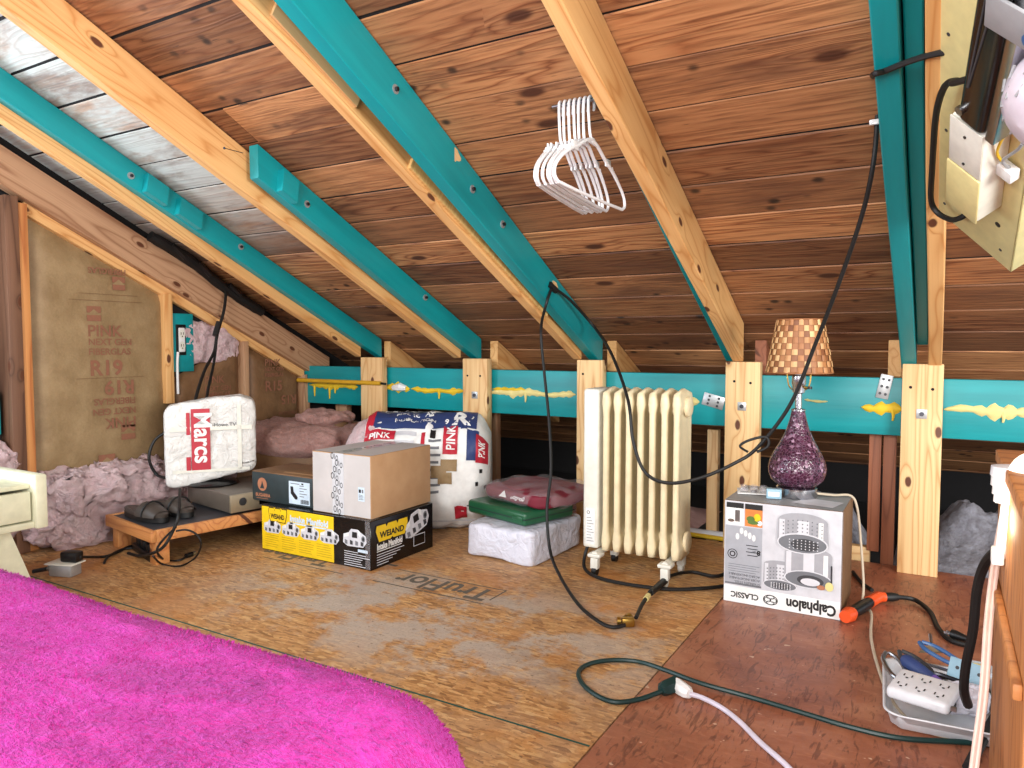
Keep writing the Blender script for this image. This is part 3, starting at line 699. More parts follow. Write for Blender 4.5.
# plush blanket: open-bottomed rounded drape over the mattress
x0, x1, y0, y1, ztop, zlow, RR = -2.15, -.352, -.95, .606, .452, .14, .11
def rr_sd(x, y, r):    # rounded rectangle helper
    dx = max(x0+r-x, 0, x-(x1-r)); dy = max(y0+r-y, 0, y-(y1-r)); return math.hypot(dx, dy), dx, dy
q = MB(); verts = []; faces = []; NX, NY = 300, 260
cx, cy = (x0+x1)/2, (y0+y1)/2; hx, hy = (x1-x0)/2, (y1-y0)/2
drop = ztop-zlow
for i in range(NX+1):
    for k in range(NY+1):
        # parametrise flat cloth, then bend over the edge
        a = (-1+2*i/NX); c = (-1+2*k/NY)
        fx, fy = cx+a*(hx+drop), cy+c*(hy+drop)
        ex = max(0, abs(fx-cx)-(hx-RR)); ey = max(0, abs(fy-cy)-(hy-RR))
        ln = math.hypot(ex, ey); ln_l = ln
        arc = RR*PI/2
        if ln < 1e-9: px_, py_, pz_ = fx, fy, ztop
        else:
            if ln < arc: dd, zz = RR*math.sin(ln/RR), RR*(1-math.cos(ln/RR))
            else: dd, zz = RR+(ln-arc)*.05, RR+(ln-arc)
            zz = min(zz, drop)
            sgx = 1 if fx > cx else -1; sgy = 1 if fy > cy else -1
            bx = cx+sgx*(hx-RR) if ex > 0 else fx; by = cy+sgy*(hy-RR) if ey > 0 else fy
            px_, py_, pz_ = bx+sgx*dd*ex/ln, by+sgy*dd*ey/ln, ztop-zz
        vv = Vector((px_, py_+(.012*min(1, max(0, (-fx-.75)/.5)) if fy > .2 else 0), pz_))
        wv = .014*mnoise.fractal(Vector((fx*2.3, fy*2.8, 1)), 1, 2, 2)+.0022*mnoise.fractal(Vector((fx*40, fy*52, 3)), 1, 2, 3)
        sag = -.03*max(0, (fx+.9))*0
        verts.append(vv+Vector((0, wv*.5 if pz_ < ztop-.03 else 0, wv)))
for i in range(NX):
    for k in range(NY):
        a0 = i*(NY+1)+k; faces.append((a0, a0+NY+1, a0+NY+2, a0+1))
q._add(verts, faces, 'plush', None, True)
rf = random.Random(3); bv_, bf_ = [], []
VV = [Vector(v) for v in verts]
for _ in range(150000):                          # pile: short tufts leaning with the nap
    i = rf.randrange(NX); k = rf.randrange(NY)
    p = VV[i*(NY+1)+k]
    if p.y < -.35 or p.x < -1.75: continue
    a = VV[(i+1)*(NY+1)+k]-p; c = VV[i*(NY+1)+k+1]-p; nn_ = a.cross(c)
    if nn_.length < 1e-9: continue
    nn_.normalize(); p = p+a*rf.random()+c*rf.random()
    ln = Vector((mnoise.noise(p*9), mnoise.noise(p*9+Vector((7, 0, 0))), 0))*1.3+Vector((rf.uniform(-.5, .5), rf.uniform(-.5, .5), 0))
    dd = (nn_+ln).normalized(); L = rf.uniform(.0025, .0048); sd = dd.cross(nn_)
    sd = sd.normalized()*.0009 if sd.length > 1e-6 else Vector((.0009, 0, 0))
    q0 = len(bv_); bv_ += [p-sd, p+sd, p+dd*L]; bf_.append((q0, q0+1, q0+2))
q._add(bv_, bf_, 'plush', None, True)
tag(q.build('blanket', sharp=0), 'fuzzy magenta plush blanket spread over the bed in the foreground', 'blanket')

# ------------------------------------------------------------------ cream nightstand
t = thing('nightstand', 'cream painted nightstand with splayed legs at the left edge', 'nightstand', (-2.63, .93, 0))
zt = .385
q = MB(); q.box(-.25, .25, -.27, .235, .225, .245, 'nightstand', .003); q.box(-.25, .23, -.27, .235, .345, .36, 'nightstand', .003); q.box(-.25, -.235, -.27, .235, .245, .345, 'nightstand'); q.build('case', t)
for yy in (.235, -.30): q = MB(); q.box(-.26, .262, yy, yy+.035, .222, .388, 'nightstand', .006); q.build('side_panel', t)
dr = MB(); dr.box(.225, .247, -.262, .228, .25, .338, 'nightstand', .003); dr = dr.build('drawer', t)
q = MB(); q.cyl((.247, -.02, .294), (.268, -.02, .294), .014, 'brass', 16); q.build('knob', dr)
def blade(x0, y0, x1, y1):
    q = MB(); a = Vector((x0, y0, .222)); c = Vector((x1, y1, 0)); rings = []
    for p, hw in ((a, .042), (a.lerp(c, .5), .032), (c, .020)): rings.append([(p.x-.014, p.y-hw, p.z), (p.x+.014, p.y-hw, p.z), (p.x+.014, p.y+hw, p.z), (p.x-.014, p.y+hw, p.z)])
    q.loft(rings, 'nightstand', smooth=False); return q.build('leg', t)
for sx in (.20, -.20): blade(sx, .14, sx*1.05, .232); blade(sx, -.14, sx*1.05, -.245)

# ------------------------------------------------------------------ junction box and adaptor on the floor
t = thing('junction_box', 'small grey metal junction box on the floor by the nightstand leg', 'junction box', (-2.56, 1.345, 0), .35)
t.scale = (.86, .86, .9)
q = MB(); q.box(-.05, .05, -.03, .03, .0, .045, 'galv', .006); q.build('box_body', t)
q = MB(); q.box(-.062, .062, -.038, .038, .046, .051, 'cream_white', .001); q.build('cover_plate', t)
q = MB(); q.cyl((-.05, 0, .022), (-.075, 0, .022), .012, 'steel', 10); q.cyl((-.072, 0, .022), (-.13, -.02, .012), .008, 'black', 8); q.build('connector', t)
t = thing('power_adaptor', 'black power adaptor lying on the grey junction box', 'adaptor', (-2.535, 1.36, .0468), .35)
t.scale = (.85, .85, .95)
q = MB(); q.box(-.045, .03, -.022, .022, 0, .038, 'black', .008); q.build('adaptor_body', t)
ad = Matrix.Translation(t.location) @ Matrix.Rotation(.35, 4, 'Z') @ Matrix.Diagonal((.85, .85, .95, 1)); ai = ad.inverted()
q = MB(); q.tube(smooth_path([(.03, 0, .018)]+[ai @ at(*p) for p in ((98, 557, None, None, .012), (107, 556, None, None, .006), (118, 552, None, None, .006), (128, 547, None, None, .006), (138, 545, None, None, .006))]), .005, 'rubber', 8); q.build('lead', t)
q = MB(); q.tube(smooth_path([at(104, 563, Z=.005), at(107, 558, Z=.010), at(114, 553, Z=.012), at(124, 549, Z=.006), at(134, 548, Z=.006)]), .0045, 'rubber', 6)
tag(q.build('cable'), 'short black cable crossing the floor toward the pine bench', 'cable')

# ------------------------------------------------------------------ low bench with shoes, player, bagged monitor
RB = math.radians(-10)
t = thing('bench', 'low pine plank bench on the floor below the bagged monitor', 'bench', (-2.385, 1.545, 0), RB)
# local x: from the room side toward the gable is -X; long side along +Y
q = MB(); q.box(-.40, 0, 0, .02, .085, .127, 'bench_wood', .003); q.box(-.40, 0, .93, .95, .085, .127, 'bench_wood', .003)
q.box(-.02, 0, .02, .93, .085, .127, 'bench_wood', .003); q.box(-.40, -.38, .02, .93, .085, .127, 'bench_wood', .003); q.build('frame', t)
q = MB(); q.box(-.38, -.02, .02, .93, .112, .124, 'darkgrey'); q.build('seat_panel', t)
for x in (-.385, -.06):
    for yy in (.02, .88): q = MB(); q.box(x, x+.05, yy, yy+.05, 0, .085, 'bench_wood', .003); q.build('leg', t)
def shoe(loc, rz, label):
    t = thing('shoe', label, 'shoe', loc, rz, None)
    def outline(n=26, g=1):
        o = []
        for k in range(n):
            a = 2*PI*k/n; c, s_ = math.cos(a), math.sin(a); wd = .040+.010*c
            o.append((.13*c*g, s_*wd*g+.008*math.sin(a*.5)*0))
        return o
    q = MB(); o = outline(); q.prism(o, 0, .018, 'rubber', smooth=False); q.build('sole', t)
    q = MB(); rings = []
    for z, g in ((.018, .97), (.030, .99), (.036, .90), (.034, .5), (.033, .05)): rings.append([(x*g, yy*g, z) for x, yy in o])
    q.loft(rings, 'leather'); q.build('footbed', t)
    q = MB(); rings = []
    for i in range(7):
        x = .01+.10*i/6; r = []
        hh = .048-.026*(i/6)**2; ww = .048-.012*(i/6)**2
        for k in range(9):
            a = PI*k/8; r.append((x, ww*math.cos(a), .018+hh*math.sin(a)))
        rings.append(r)
    q.loft(rings, 'leather', caps=False, close=False); q.build('upper', t)
    q = MB(); q.tube([(.05, .047*math.cos(a), .02+.050*math.sin(a)) for a in [PI*k/10 for k in range(11)]], .004, 'rubber', 6); q.build('strap', t)
    return t
BR = Matrix.Rotation(RB, 4, 'Z'); bw = lambda x, y_, z: Vector((-2.385, 1.545, 0))+(BR @ Vector((x, y_, 0)))+Vector((0, 0, z))
shoe(bw(-.22, .075, .128), RB+.15, 'dark grey clog at the near end of the pine bench')
shoe(bw(-.23, .185, .128), RB+.05, 'dark grey clog between the other clog and the stereo player')
t = thing('media_player', 'grey brown stereo player box on the bench under the bagged monitor', 'player', bw(-.20, .55, .128), RB)
q = MB(); q.box(-.17, .17, -.24, .30, .006, .075, 'player', .003); q.build('housing', t)
q = MB(); q.box(.17, .182, -.24, .30, .006, .075, 'player_face', .002); fr = frame((.182, 0, 0), Y_, Z_); q.rect(fr, -.12, .022, .24, .052, 'gloss_black', .0008); q.ell(fr, -.19, .045, .016, .016, 'steel', .001); q.build('front_panel', t)
for x in (-.13, .13):
    for yy in (-.2, .26): q = MB(); q.cyl((x, yy, 0), (x, yy, .006), .014, 'black', 10); q.build('foot', t)
# monitor inside a shop carrier bag, on a round stand
A = at(165, 450, Y=1.84); B = at(256, 437, Y=2.12)
mid = (A+B)/2; ux = (B-A).normalized(); ux.z = 0; ux.normalize(); un = ux.cross(Vector(Z_))   # un faces the room
W = (B-A).length
t = thing('monitor', 'flat monitor on a round black stand on the stereo player', 'monitor', (mid.x, mid.y, .2035), math.atan2(ux.y, ux.x))
q = MB(); q.lathe([(.0, 0), (.10, 0), (.105, .006), (.095, .014), (.03, .022), (0, .022)], 'gloss_black', seg=36); q.build('stand_base', t)
q = MB(); q.box(-.03, .03, -.012, .012, .02, .12, 'gloss_black', .004); q.build('stand_neck', t)
q = MB(); q.box(-W/2+.03, W/2-.03, -.02, .02, .07, .32, 'black', .006); q.build('screen', t)
t2 = thing('carrier_bag', 'white plastic carrier bag reading Marcs pulled over the monitor', 'bag', (mid.x, mid.y, .2035), math.atan2(ux.y, ux.x))
vs_, f_ = rbox_grid(W, .11, .325, 30, 30, 30, 10); out = []
zc = .185
for v in vs_:
    v = Vector(v); v.z += .012*math.sin(v.x*11)+(.014 if v.z > 0 else 0)*math.cos(v.x*9)
    if v.z < -.1: v.z += .035*(v.x/W)
    d = mnoise.fractal(Vector((v.x*9, v.y*9, v.z*9)), 1, 2, 4)
    d2 = mnoise.fractal(Vector((v.x*26, v.y*20, v.z*26)), 1, 2, 3); v += Vector((.006*d, -(.010*d+.004*d2)*abs(v.y)/.055, .005*d+.003*d2)); out.append((v.x, v.y, v.z+zc))
q = MB(); q._add(out, f_, 'bag', None, True)
fr = frame((0, -.0615, zc), X_, Z_)
q.rect(fr, -.075, -.115, -.004, .135, 'red', .0005); q.rect(fr, -.095, -.115, -.078, -.06, 'red', .0005); q.rect(fr, -.093, .03, -.079, .12, 'red', .0004)
q.text(fr, 'Marcs', -.062, .122, .094, 'paper', off=.0012, bold=.0022, rot=-PI/2, sx=.92)
q.text(fr, 'Howe.TV', .01, .06, .022, 'ink', off=.001)
q.rect(fr, -W/2+.02, .045, W/2-.02, .062, 'cream_white', .0003); q.rect(fr, .10, -.12, .116, .15, 'cream_white', .0003); q.rect(fr, -W/2+.03, -.125, W/2-.03, -.113, 'cream_white', .0003)
q.build('bag_film', t2, sharp=0)
q = MB(); k0 = at(163, 432, X=-2.80)
q.tube(smooth_path([at(170, 430, X=-2.78), at(155, 440, X=-2.82), at(149, 458, X=-2.83), at(156, 474, X=-2.82), at(166, 478, X=-2.75)]), .006, 'rubber', 8)
tag(q.build('cable'), 'black cable looping out at the left side of the white bag', 'cable')
q = MB()
q.tube(smooth_path([at(180, 489, X=-2.47), at(179, 510, X=-2.35), at(176, 524, X=-2.33), at(165, 545, X=-2.32), at(153, 553, X=-2.33), at(140, 556, Z=.01), at(128, 553, Z=.006)]), .0055, 'rubber', 8)
q.tube(smooth_path([at(176, 527, X=-2.30), at(163, 540, X=-2.29), at(157, 551, X=-2.28), at(165, 560, Z=.006), at(180, 560, Z=.006), at(189, 554, Z=.008)]), .004, 'rubber', 8)
q.tube(smooth_path([at(153, 556, X=-2.3), at(162, 564, Z=.005), at(180, 566, Z=.005), at(195, 558, Z=.006), at(201, 545, X=-2.22), at(197, 535, X=-2.22), at(187, 530, X=-2.25), at(176, 531, X=-2.28)]), .0035, 'rubber', 8)
q.cyl(at(186, 556, Z=.009), at(192, 554, Z=.009), .009, 'black', 10); q.cyl(at(192, 554, Z=.009), at(195, 553, Z=.009), .008, 'steel', 10)
tag(q.build('cable'), 'tangle of thin black cables hanging over the bench front to the floor', 'cable')
t = thing('power_strip', 'black power strip with plugs on the floor under the bench', 'power strip', at(140, 556, Z=0), -.3)
q = MB(); q.box(-.10, .12, .0, .05, 0, .03, 'black', .004); q.build('strip_body', t)
for k in range(3): q = MB(); q.box(-.08+k*.06, -.045+k*.06, .008, .042, .03, .055, 'rubber', .004); q.build('plug', t)

# ------------------------------------------------------------------ rolled batts and the bagged insulation roll
t = thing('insulation_stack', 'coiled pink batts with brown paper edge stacked in the back corner', 'insulation', (-2.67, 2.50, 0))
def coil(name, r0, z0, z1, cx_, cy_, seed):
    q = MB(); n = 48; rings = []
    for z, g, wob in ((z0, 1.0, .012), (z0+(z1-z0)*.35, 1.02, .014), (z1-.03, 1.0, .014), (z1, .95, .02)):
        rings.append([(cx_+r0*1.15*g*math.cos(2*PI*k/n)*(1+wob*3*mnoise.noise(Vector((math.cos(2*PI*k/n)*2, math.sin(2*PI*k/n)*2, seed+z)))), cy_+r0*.85*g*math.sin(2*PI*k/n)*(1+wob*3*mnoise.noise(Vector((math.cos(2*PI*k/n)*2, math.sin(2*PI*k/n)*2, seed)))), z) for k in range(n)])
    q.loft(rings, 'kraft_dark', caps=False)
    return q.build(name+'_paper', t, sharp=0)
def coil_top(r0, z1, cx_, cy_, seed):
    q = MB(); vs_, f_ = rbox_grid(r0*2.42, r0*1.82, .075 if r0 < .2 else .17, 26, 26, 26, 2.6); out = []
    for v in vs_:
        v = Vector(v); d = mnoise.fractal(v*11+Vector((seed, 0, 0)), 1, 2, 4); out.append((v.x*(1+.08*d)+cx_, v.y*(1+.08*d)+cy_, v.z+.02*d+z1))
    q._add(out, f_, 'pink_old', None, True); return q.build('batt_wool', t, sharp=0)
coil('batt', .285, 0, .375, 0, 0, 1); coil_top(.29, .335, 0, 0, 2)
coil('batt', .115, .37, .425, .12, .06, 5); coil_top(.12, .435, .12, .06, 7)

RA = math.radians(30)
t = thing('insulation_roll', 'big bagged insulation roll in white printed plastic behind the cardboard box', 'insulation roll', (-1.93, 2.56, .238), RA)
Rr, Lr = .247, .54
def rollpt(u, a, extra=0):
    """u along the axis -.5 .. .5, a angle around"""
    x = u*Lr; e = max(0, abs(u)-.36)/.14; r = Rr*(1-(.34 if u > 0 else .06)*min(1, e)**2.2)
    r += .013*mnoise.fractal(Vector((u*8, math.cos(a)*3, math.sin(a)*3)), 1, 2, 4)+.008*abs(mnoise.noise(Vector((u*14, a*5, 4))))+extra
    c_, s_ = math.cos(a), math.sin(a); zz = max(r*s_, -.236)
    return (x, -r*c_*1.0, zz)
q = MB(); n = 72; q.loft([[rollpt(-.46+.96*i/36, 2*PI*k/n) for k in range(n)] for i in range(37)], 'paper', caps=True)
def patch(u0, u1, a0, a1, m, off=.004, nn=10, mb=None):
    mb = mb or q; rows = [[rollpt(u0+(u1-u0)*i/nn, a0+(a1-a0)*k/nn, off) for k in range(nn+1)] for i in range(nn+1)]
    mb.loft(rows, m, caps=False, close=False)
def wraptext(txt, u, a, size, m, off=.006, bold=.001, flip=1, rot=0):
    cu = bpy.data.curves.new('lettering', 'FONT'); cu.body = txt; cu.size = size; cu.offset = bold; cu.resolution_u = 3
    o = bpy.data.objects.new('lettering', cu); COL.objects.link(o); bpy.context.view_layer.update()
    me = bpy.data.meshes.new_from_object(o.evaluated_get(bpy.context.evaluated_depsgraph_get()))
    R2 = Matrix.Rotation(rot, 2); vv = []
    for v in me.vertices:
        p_ = R2 @ v.co.xy; vv.append(rollpt(u+p_.x/Lr, a+p_.y/Rr, off))
    q._add(vv, [tuple(p_.vertices) for p_ in me.polygons], m)
    bpy.data.objects.remove(o); bpy.data.curves.remove(cu); bpy.data.meshes.remove(me)
dg = math.radians
patch(-.40, .40, dg(52), dg(86), 'navy'); wraptext('R', .20, dg(56), .125, 'paper', bold=.005); wraptext('19', .12, dg(58), .035, 'paper'); wraptext('FIBERGLAS', -.24, dg(72), .034, 'paper', bold=.0006); wraptext('INSULATION', -.24, dg(61), .030, 'paper', bold=.0004)
patch(-.455, -.40, dg(30), dg(98), 'red'); patch(-.44, -.22, dg(38), dg(50), 'red', .005); wraptext('PINK', -.42, dg(39.5), .040, 'paper', .007)
patch(-.40, .05, dg(90), dg(104), 'midgrey', .003); wraptext('FIBERGLAS', -.36, dg(92), .045, 'paper', .005)
patch(-.02, .01, dg(-45), dg(48), 'red'); patch(.15, .26, dg(24), dg(54), 'red'); wraptext('PINK', .24, dg(28), .05, 'paper', .006, .001, 1, PI/2)
patch(.05, .09, dg(40), dg(50), 'ink', .003)
for k in range(8):
    patch(-.22, -.06-.01*(k % 3), dg(44-11*k), dg(49-11*k), 'lightgrey', .003, 4); patch(.04, .135-.012*(k % 2), dg(36-7*k), dg(38.5-7*k), 'midgrey', .003, 3)
patch(.33, .42, dg(18), dg(50), 'navy'); patch(.40, .49, dg(16), dg(46), 'red', .005); wraptext('PINK', .465, dg(22), .035, 'paper', .007, .001, 1, PI/2)
patch(.28, .33, dg(50), dg(60), 'navy'); patch(.24, .33, dg(-44), dg(-26), 'red')
for u, a, s_ in ((.12, 2, .07), (.19, 8, .08), (.17, -4, .06)): patch(u-.05, u+s_*.9, dg(a), dg(a+11), 'kraft', .005, 5)
for u, a in ((.43, 6), (.40, -6), (.46, -12)): patch(u, u+.02, dg(a), dg(a+4), 'ink', .003, 3)
for k in range(4): patch(.0, .40, dg(-50-9*k), dg(-48-9*k), 'lightgrey', .003, 6)
q.build('printed_wrap', t, sharp=0)
q = MB(); vs_, f_ = rbox_grid(.34, Rr*1.94, Rr*1.92, 34, 34, 34, 2.2); out = []
for v in vs_:
    v = Vector(v); d = mnoise.fractal(v*13, 1, 2, 4); out.append((v.x*(1+.1*d)-.20, v.y*(1+.03*d), max(v.z*(1+.04*d), -.226)))
q._add(out, f_, 'pink', None, True); q.build('wool_end', t, sharp=0)
q = MB(); n = 60; rows = []
for i in range(13):
    x = -.375+.16*i/12; g = math.sqrt(max(0.02, 1-((x+.20)/.185)**2))
    rows.append([(x, -Rr*1.0*g*math.cos(2*PI*k/n)*(1+.02*mnoise.noise(Vector((k*.5, i*.6, 0)))), max(Rr*1.0*g*math.sin(2*PI*k/n)*(1+.02*mnoise.noise(Vector((k*.5, i*.6, 2)))), -.229)) for k in range(n)])
q.loft(rows, 'clear', caps=False); q.build('clear_end_film', t, sharp=0)

# ------------------------------------------------------------------ boxes
def frames_box(x0, x1, y0, y1, z0, z1):
    return frame((x0, y0, z0), X_, Z_), frame((x1, y0, z0), Y_, Z_), frame((x0, y0, z1), X_, Y_)
def manifold(mb, fr, cx_, cy_, s_, rot=0, dark='ink'):
    """printed picture of a cast engine manifold"""
    R2 = Matrix.Rotation(rot, 2)
    def P(pts): return [((R2 @ Vector(p))*s_+Vector((cx_, cy_)))[:] for p in pts]
    mb.poly(fr, P([(-1, -.35), (-.6, -.55), (.7, -.5), (1, -.15), (.95, .25), (.5, .45), (.3, .6), (-.3, .6), (-.5, .35), (-.95, .2)]), 'lightgrey', .0010)
    for k in range(4): mb.poly(fr, P([(-.85+.45*k, -.42), (-.62+.45*k, -.42), (-.62+.45*k, -.18), (-.85+.45*k, -.12)]), 'darkgrey' if k % 2 else 'midgrey', .0014)
    mb.poly(fr, P([(-.22, .05), (.22, .05), (.2, .42), (-.2, .42)]), dark, .0016); mb.ell(fr, *P([(.72, .05)])[0], s_*.16, s_*.2, 'midgrey', .0014, 14); mb.ell(fr, *P([(.72, .05)])[0], s_*.08, s_*.11, dark, .0017, 12)
    mb.poly(fr, P([(-.95, .2), (-.5, .35), (-.5, .1), (-.9, 0)]), 'white', .0013); mb.poly(fr, P([(.3, .6), (.5, .45), (.45, .15), (.28, .3)]), 'white', .0013)
def brandmark(mb, fr, x, y, w_, h_):
    s_ = lambda p: (x+p[0]*w_, y+p[1]*h_)
    out_ = [(-.03, .72), (.0, 1.05), (.28, 1.05), (.32, .84), (.36, 1.05), (.64, 1.05), (.68, .84), (.72, 1.05), (1.02, 1.05), (1.03, .72), (.93, -.02), (.55, -.02), (.5, .1), (.45, -.02), (.07, -.02)]
    mb.poly(fr, [s_(((p[0]-.5)*1.06+.5, (p[1]-.5)*1.14+.5)) for p in out_], 'ink', .0012); mb.poly(fr, [s_(p) for p in out_], 'yellow', .0016)
    mb.text(fr, 'WEIAND', x+w_*.5, y+h_*.22, h_*.55, 'ink', .0022, bold=h_*.020, sx=w_/(h_*2.72), align='CENTER')
x0, x1, y0, y1, z1 = -2.238, -1.69, 1.905, 2.262, .173
t = thing('intake_manifold_box', 'black and yellow boxed engine intake manifold lying on the floor', 'box', ((x0+x1)/2, (y0+y1)/2, 0))
q = MB(); hx, hy = (x1-x0)/2, (y1-y0)/2; q.box(-hx, hx, -hy, hy, 0, z1, 'gloss_black', .002, seg=1); q.build('carton', t)
q = MB(); fA, fB, fC = frames_box(-hx, hx, -hy, hy, 0, z1)
q.rect(fA, .003, .004, .375, z1-.004, 'yellow', .0005); brandmark(q, fA, .045, .118, .09, .045)
q.text(fA, 'Intake Manifold', .155, .128, .032, 'pale_blue', .0015, bold=.0014, sx=.98); q.rect(fA, .155, .118, .34, .124, 'pale_blue', .001)
for k in range(4): manifold(q, fA, .06+.098*k, .095, .047)
for k in range(6):
    for c_ in range(4): q.rect(fA, .02+.09*c_, .060-.0085*k, .02+.09*c_+.06+.02*random.random(), .0625-.0085*k, 'yellow_dark', .001)
manifold(q, fA, .475, .105, .055); q.rect(fA, .49, .06, .535, .07, 'pale_blue', .002)
for k in range(7): q.rect(fA, .425, .055-.008*k, .425+.05+.07*random.random(), .0575-.008*k, 'lightgrey', .001)
brandmark(q, fB, .03, .094, .165, .054); q.text(fB, 'Intake Manifold', .03, .066, .03, 'paper', .0015, bold=.0014, sx=.75); q.rect(fB, .03, .058, .165, .061, 'paper', .001)
for k in range(5): q.rect(fB, .03, .047-.009*k, .03+.15-.022*k, .050-.009*k, 'lightgrey', .001)
manifold(q, fB, .255, .118, .075, .28); q.rect(fB, .235, .03, .305, .072, 'lightgrey', .0008); q.rect(fB, .238, .033, .302, .069, 'gloss_black', .0014)
q.build('printed_label', t, sharp=0)
q = MB(); q.rect(fC, .40, .0, .545, .05, 'clear', .002); q.rect(fA, .525, .004, .547, z1, 'clear', .003); q.build('packing_tape', t, sharp=0)

x0, x1, y0, y1, zA, zB = -1.985, -1.704, 1.925, 2.268, .1745, .397
t = thing('cardboard_box', 'plain tan cardboard box taped shut on top of the intake manifold box', 'box', ((x0+x1)/2, (y0+y1)/2, zA))
hx, hy, h_ = (x1-x0)/2, (y1-y0)/2, zB-zA
q = MB(); q.box(-hx, hx, -hy, hy, 0, h_, 'box_tan', .003); q.build('carton', t)
fA, fB, fC = frames_box(-hx, hx, -hy, hy, 0, h_)
q = MB(); q.rect(fA, .003, .003, 2*hx-.003, h_-.003, 'box_pale', .0006); q.rect(fC, .003, .003, 2*hx-.003, 2*hy-.003, 'box_pale', .0006); q.build('pale_panel', t, sharp=0)['label'] = 'pale grey faded panel'
q = MB(); q.rect(fA, .10, .002, .155, h_, 'clear_tape', .0015); q.rect(fC, .10, 0, .155, 2*hy, 'clear_tape', .0015)
for k in range(9):
    yy = .012+k*.024; xo = .112+.012*math.sin(k*2.1)
    q.ell(fA, xo, yy+.008, .007, .012, 'ink', .0022, 14, .72); q.ell(fA, xo+.022, yy, .006, .010, 'ink', .0022, 14, .72); q.rect(fA, xo+.010, yy-.004, xo+.012, yy+.016, 'ink', .0022)
for k in range(5): q.ell(fC, .127, .05+.055*k, .012, .02, 'ink', .0022, 14, .75)
q.build('packing_tape', t, sharp=0)
q = MB(); q.rect(fA, .222, .06, .252, .11, 'pale_blue', .0012); q.rect(fA, .226, .09, .236, .102, 'ink', .002); q.rect(fA, .240, .09, .247, .102, 'midgrey', .002)
for k in range(4): q.rect(fA, .226, .066+.005*k, .247-.004*(k % 2), .068+.005*k, 'midgrey', .002)
q.build('sticker', t, sharp=0)
q = MB(); q.rect(fB, 2*hy/2-.001, .01, 2*hy/2+.001, .012, 'box_tan', .0006); q.rect(fC, hx-.001, .0, hx+.001, 2*hy, 'midgrey', .0012); q.build('flap_seam', t, sharp=0)

x0, x1, y0, y1, zA, zB = -2.335, -1.995, 1.945, 2.16, .1745, .290
t = thing('shoe_box', 'dark green grey shoe box with a boot label beside the cardboard box', 'box', ((x0+x1)/2, (y0+y1)/2, zA))
hx, hy, h_ = (x1-x0)/2, (y1-y0)/2, zB-zA
q = MB(); q.box(-hx+.003, hx-.003, -hy+.003, hy-.003, 0, h_-.02, 'shoebox'); q.build('box_base', t)
q = MB(); q.box(-hx, hx, -hy, hy, .002, h_-.004, 'shoebox', .002); q.box(-hx+.001, hx-.001, -hy+.001, hy-.001, h_-.004, h_, 'kraft_dark', .001); q.build('box_lid', t)
fA, fB, fC = frames_box(-hx, hx, -hy, hy, 0, h_)
q = MB(); q.ell(fA, .058, .066, .026, .026, 'copper', .0008); q.poly(fA, [(.046, .05), (.055, .068), (.058, .082), (.063, .068), (.071, .050)], 'shoebox', .0014); q.text(fA, 'BUGARRA', .020, .018, .018, 'copper', .0009, bold=.0006); q.rect(fA, .025, .010, .09, .012, 'copper', .0009)
q.rect(fC, .14, .03, .31, .045, 'box_tan', .0008); q.build('printed_logo', t, sharp=0)
q = MB(); q.rect(fA, .205, .008, .315, .094, 'pale_blue', .0008)
q.poly(fA, [(.214, .074), (.228, .074), (.231, .055), (.252, .036), (.250, .026), (.238, .026), (.216, .046)], 'ink', .0016)
for k in range(5): q.rect(fA, .262, .078-.010*k, .285+.015*(k % 2), .081-.010*k, 'midgrey', .0014)
for k in range(9): q.rect(fA, .268+.0048*k, .012, .2705+.0048*k+.001*(k % 2), .028, 'ink', .0014)
q.rect(fA, .215, .084, .262, .087, 'midgrey', .0014); q.rect(fA, .272, .084, .283, .090, 'ink', .0014); q.build('size_label', t, sharp=0)

# ------------------------------------------------------------------ soft packs by the radiator
t = thing('wrapped_pack', 'white plastic wrapped pack on the floor at the bottom of the stack', 'pack', (-1.362, 2.41, .062), -.05)
q = MB(); lump(q, (0, 0, 0), (.30, .365, .124), 'whitewrap', 14, 30, 0, .007, 8, 2); q.build('film_wrap', t, sharp=0)
t = thing('green_case', 'flat dark green case lying between the white pack and the red pack', 'case', (-1.40, 2.435, .128), -.30)
q = MB(); q.box(-.165, .165, -.13, .13, 0, .052, 'green_case', .014, seg=4); q.build('case_body', t)
q = MB(); q.box(-.166, .166, -.131, .131, .024, .027, 'shoebox'); q.build('seam', t)
q = MB(); q.box(.10, .155, -.135, -.128, .02, .034, 'green_case', .003); q.build('latch', t)
t = thing('red_pack', 'dark red bedding in clear plastic on top of the green case', 'pack', (-1.35, 2.50, .215), -.28)
q = MB(); lump(q, (0, 0, -.002), (.37, .315, .056), 'maroon', 5, 18, 0, .008, 9, 5); lump(q, (0.02, -.02, .004), (.26, .22, .046), 'maroon', 6, 14, 0, .006, 9, 3); q.build('bedding', t, sharp=0)
q = MB(); lump(q, (0, 0, 0), (.40, .34, .072), 'clear', 3.4, 24, 0, .016, 10, 8); q.build('clear_wrap', t, sharp=0)
q = MB(); fr = frame((-.03, -.165, -.008), (1, 0, 0), (0, .45, .9)); q.poly(fr, [(-.02, 0), (.0, .026), (.012, .012), (.022, 0)], 'white', .006); [q.ell(fr, .05+.012*k, .004+.003*(k % 2), .006, .004+.002*(k % 3), 'white', .006, 12, .6) for k in range(6)]; q.build('printed_mark', t, sharp=0)

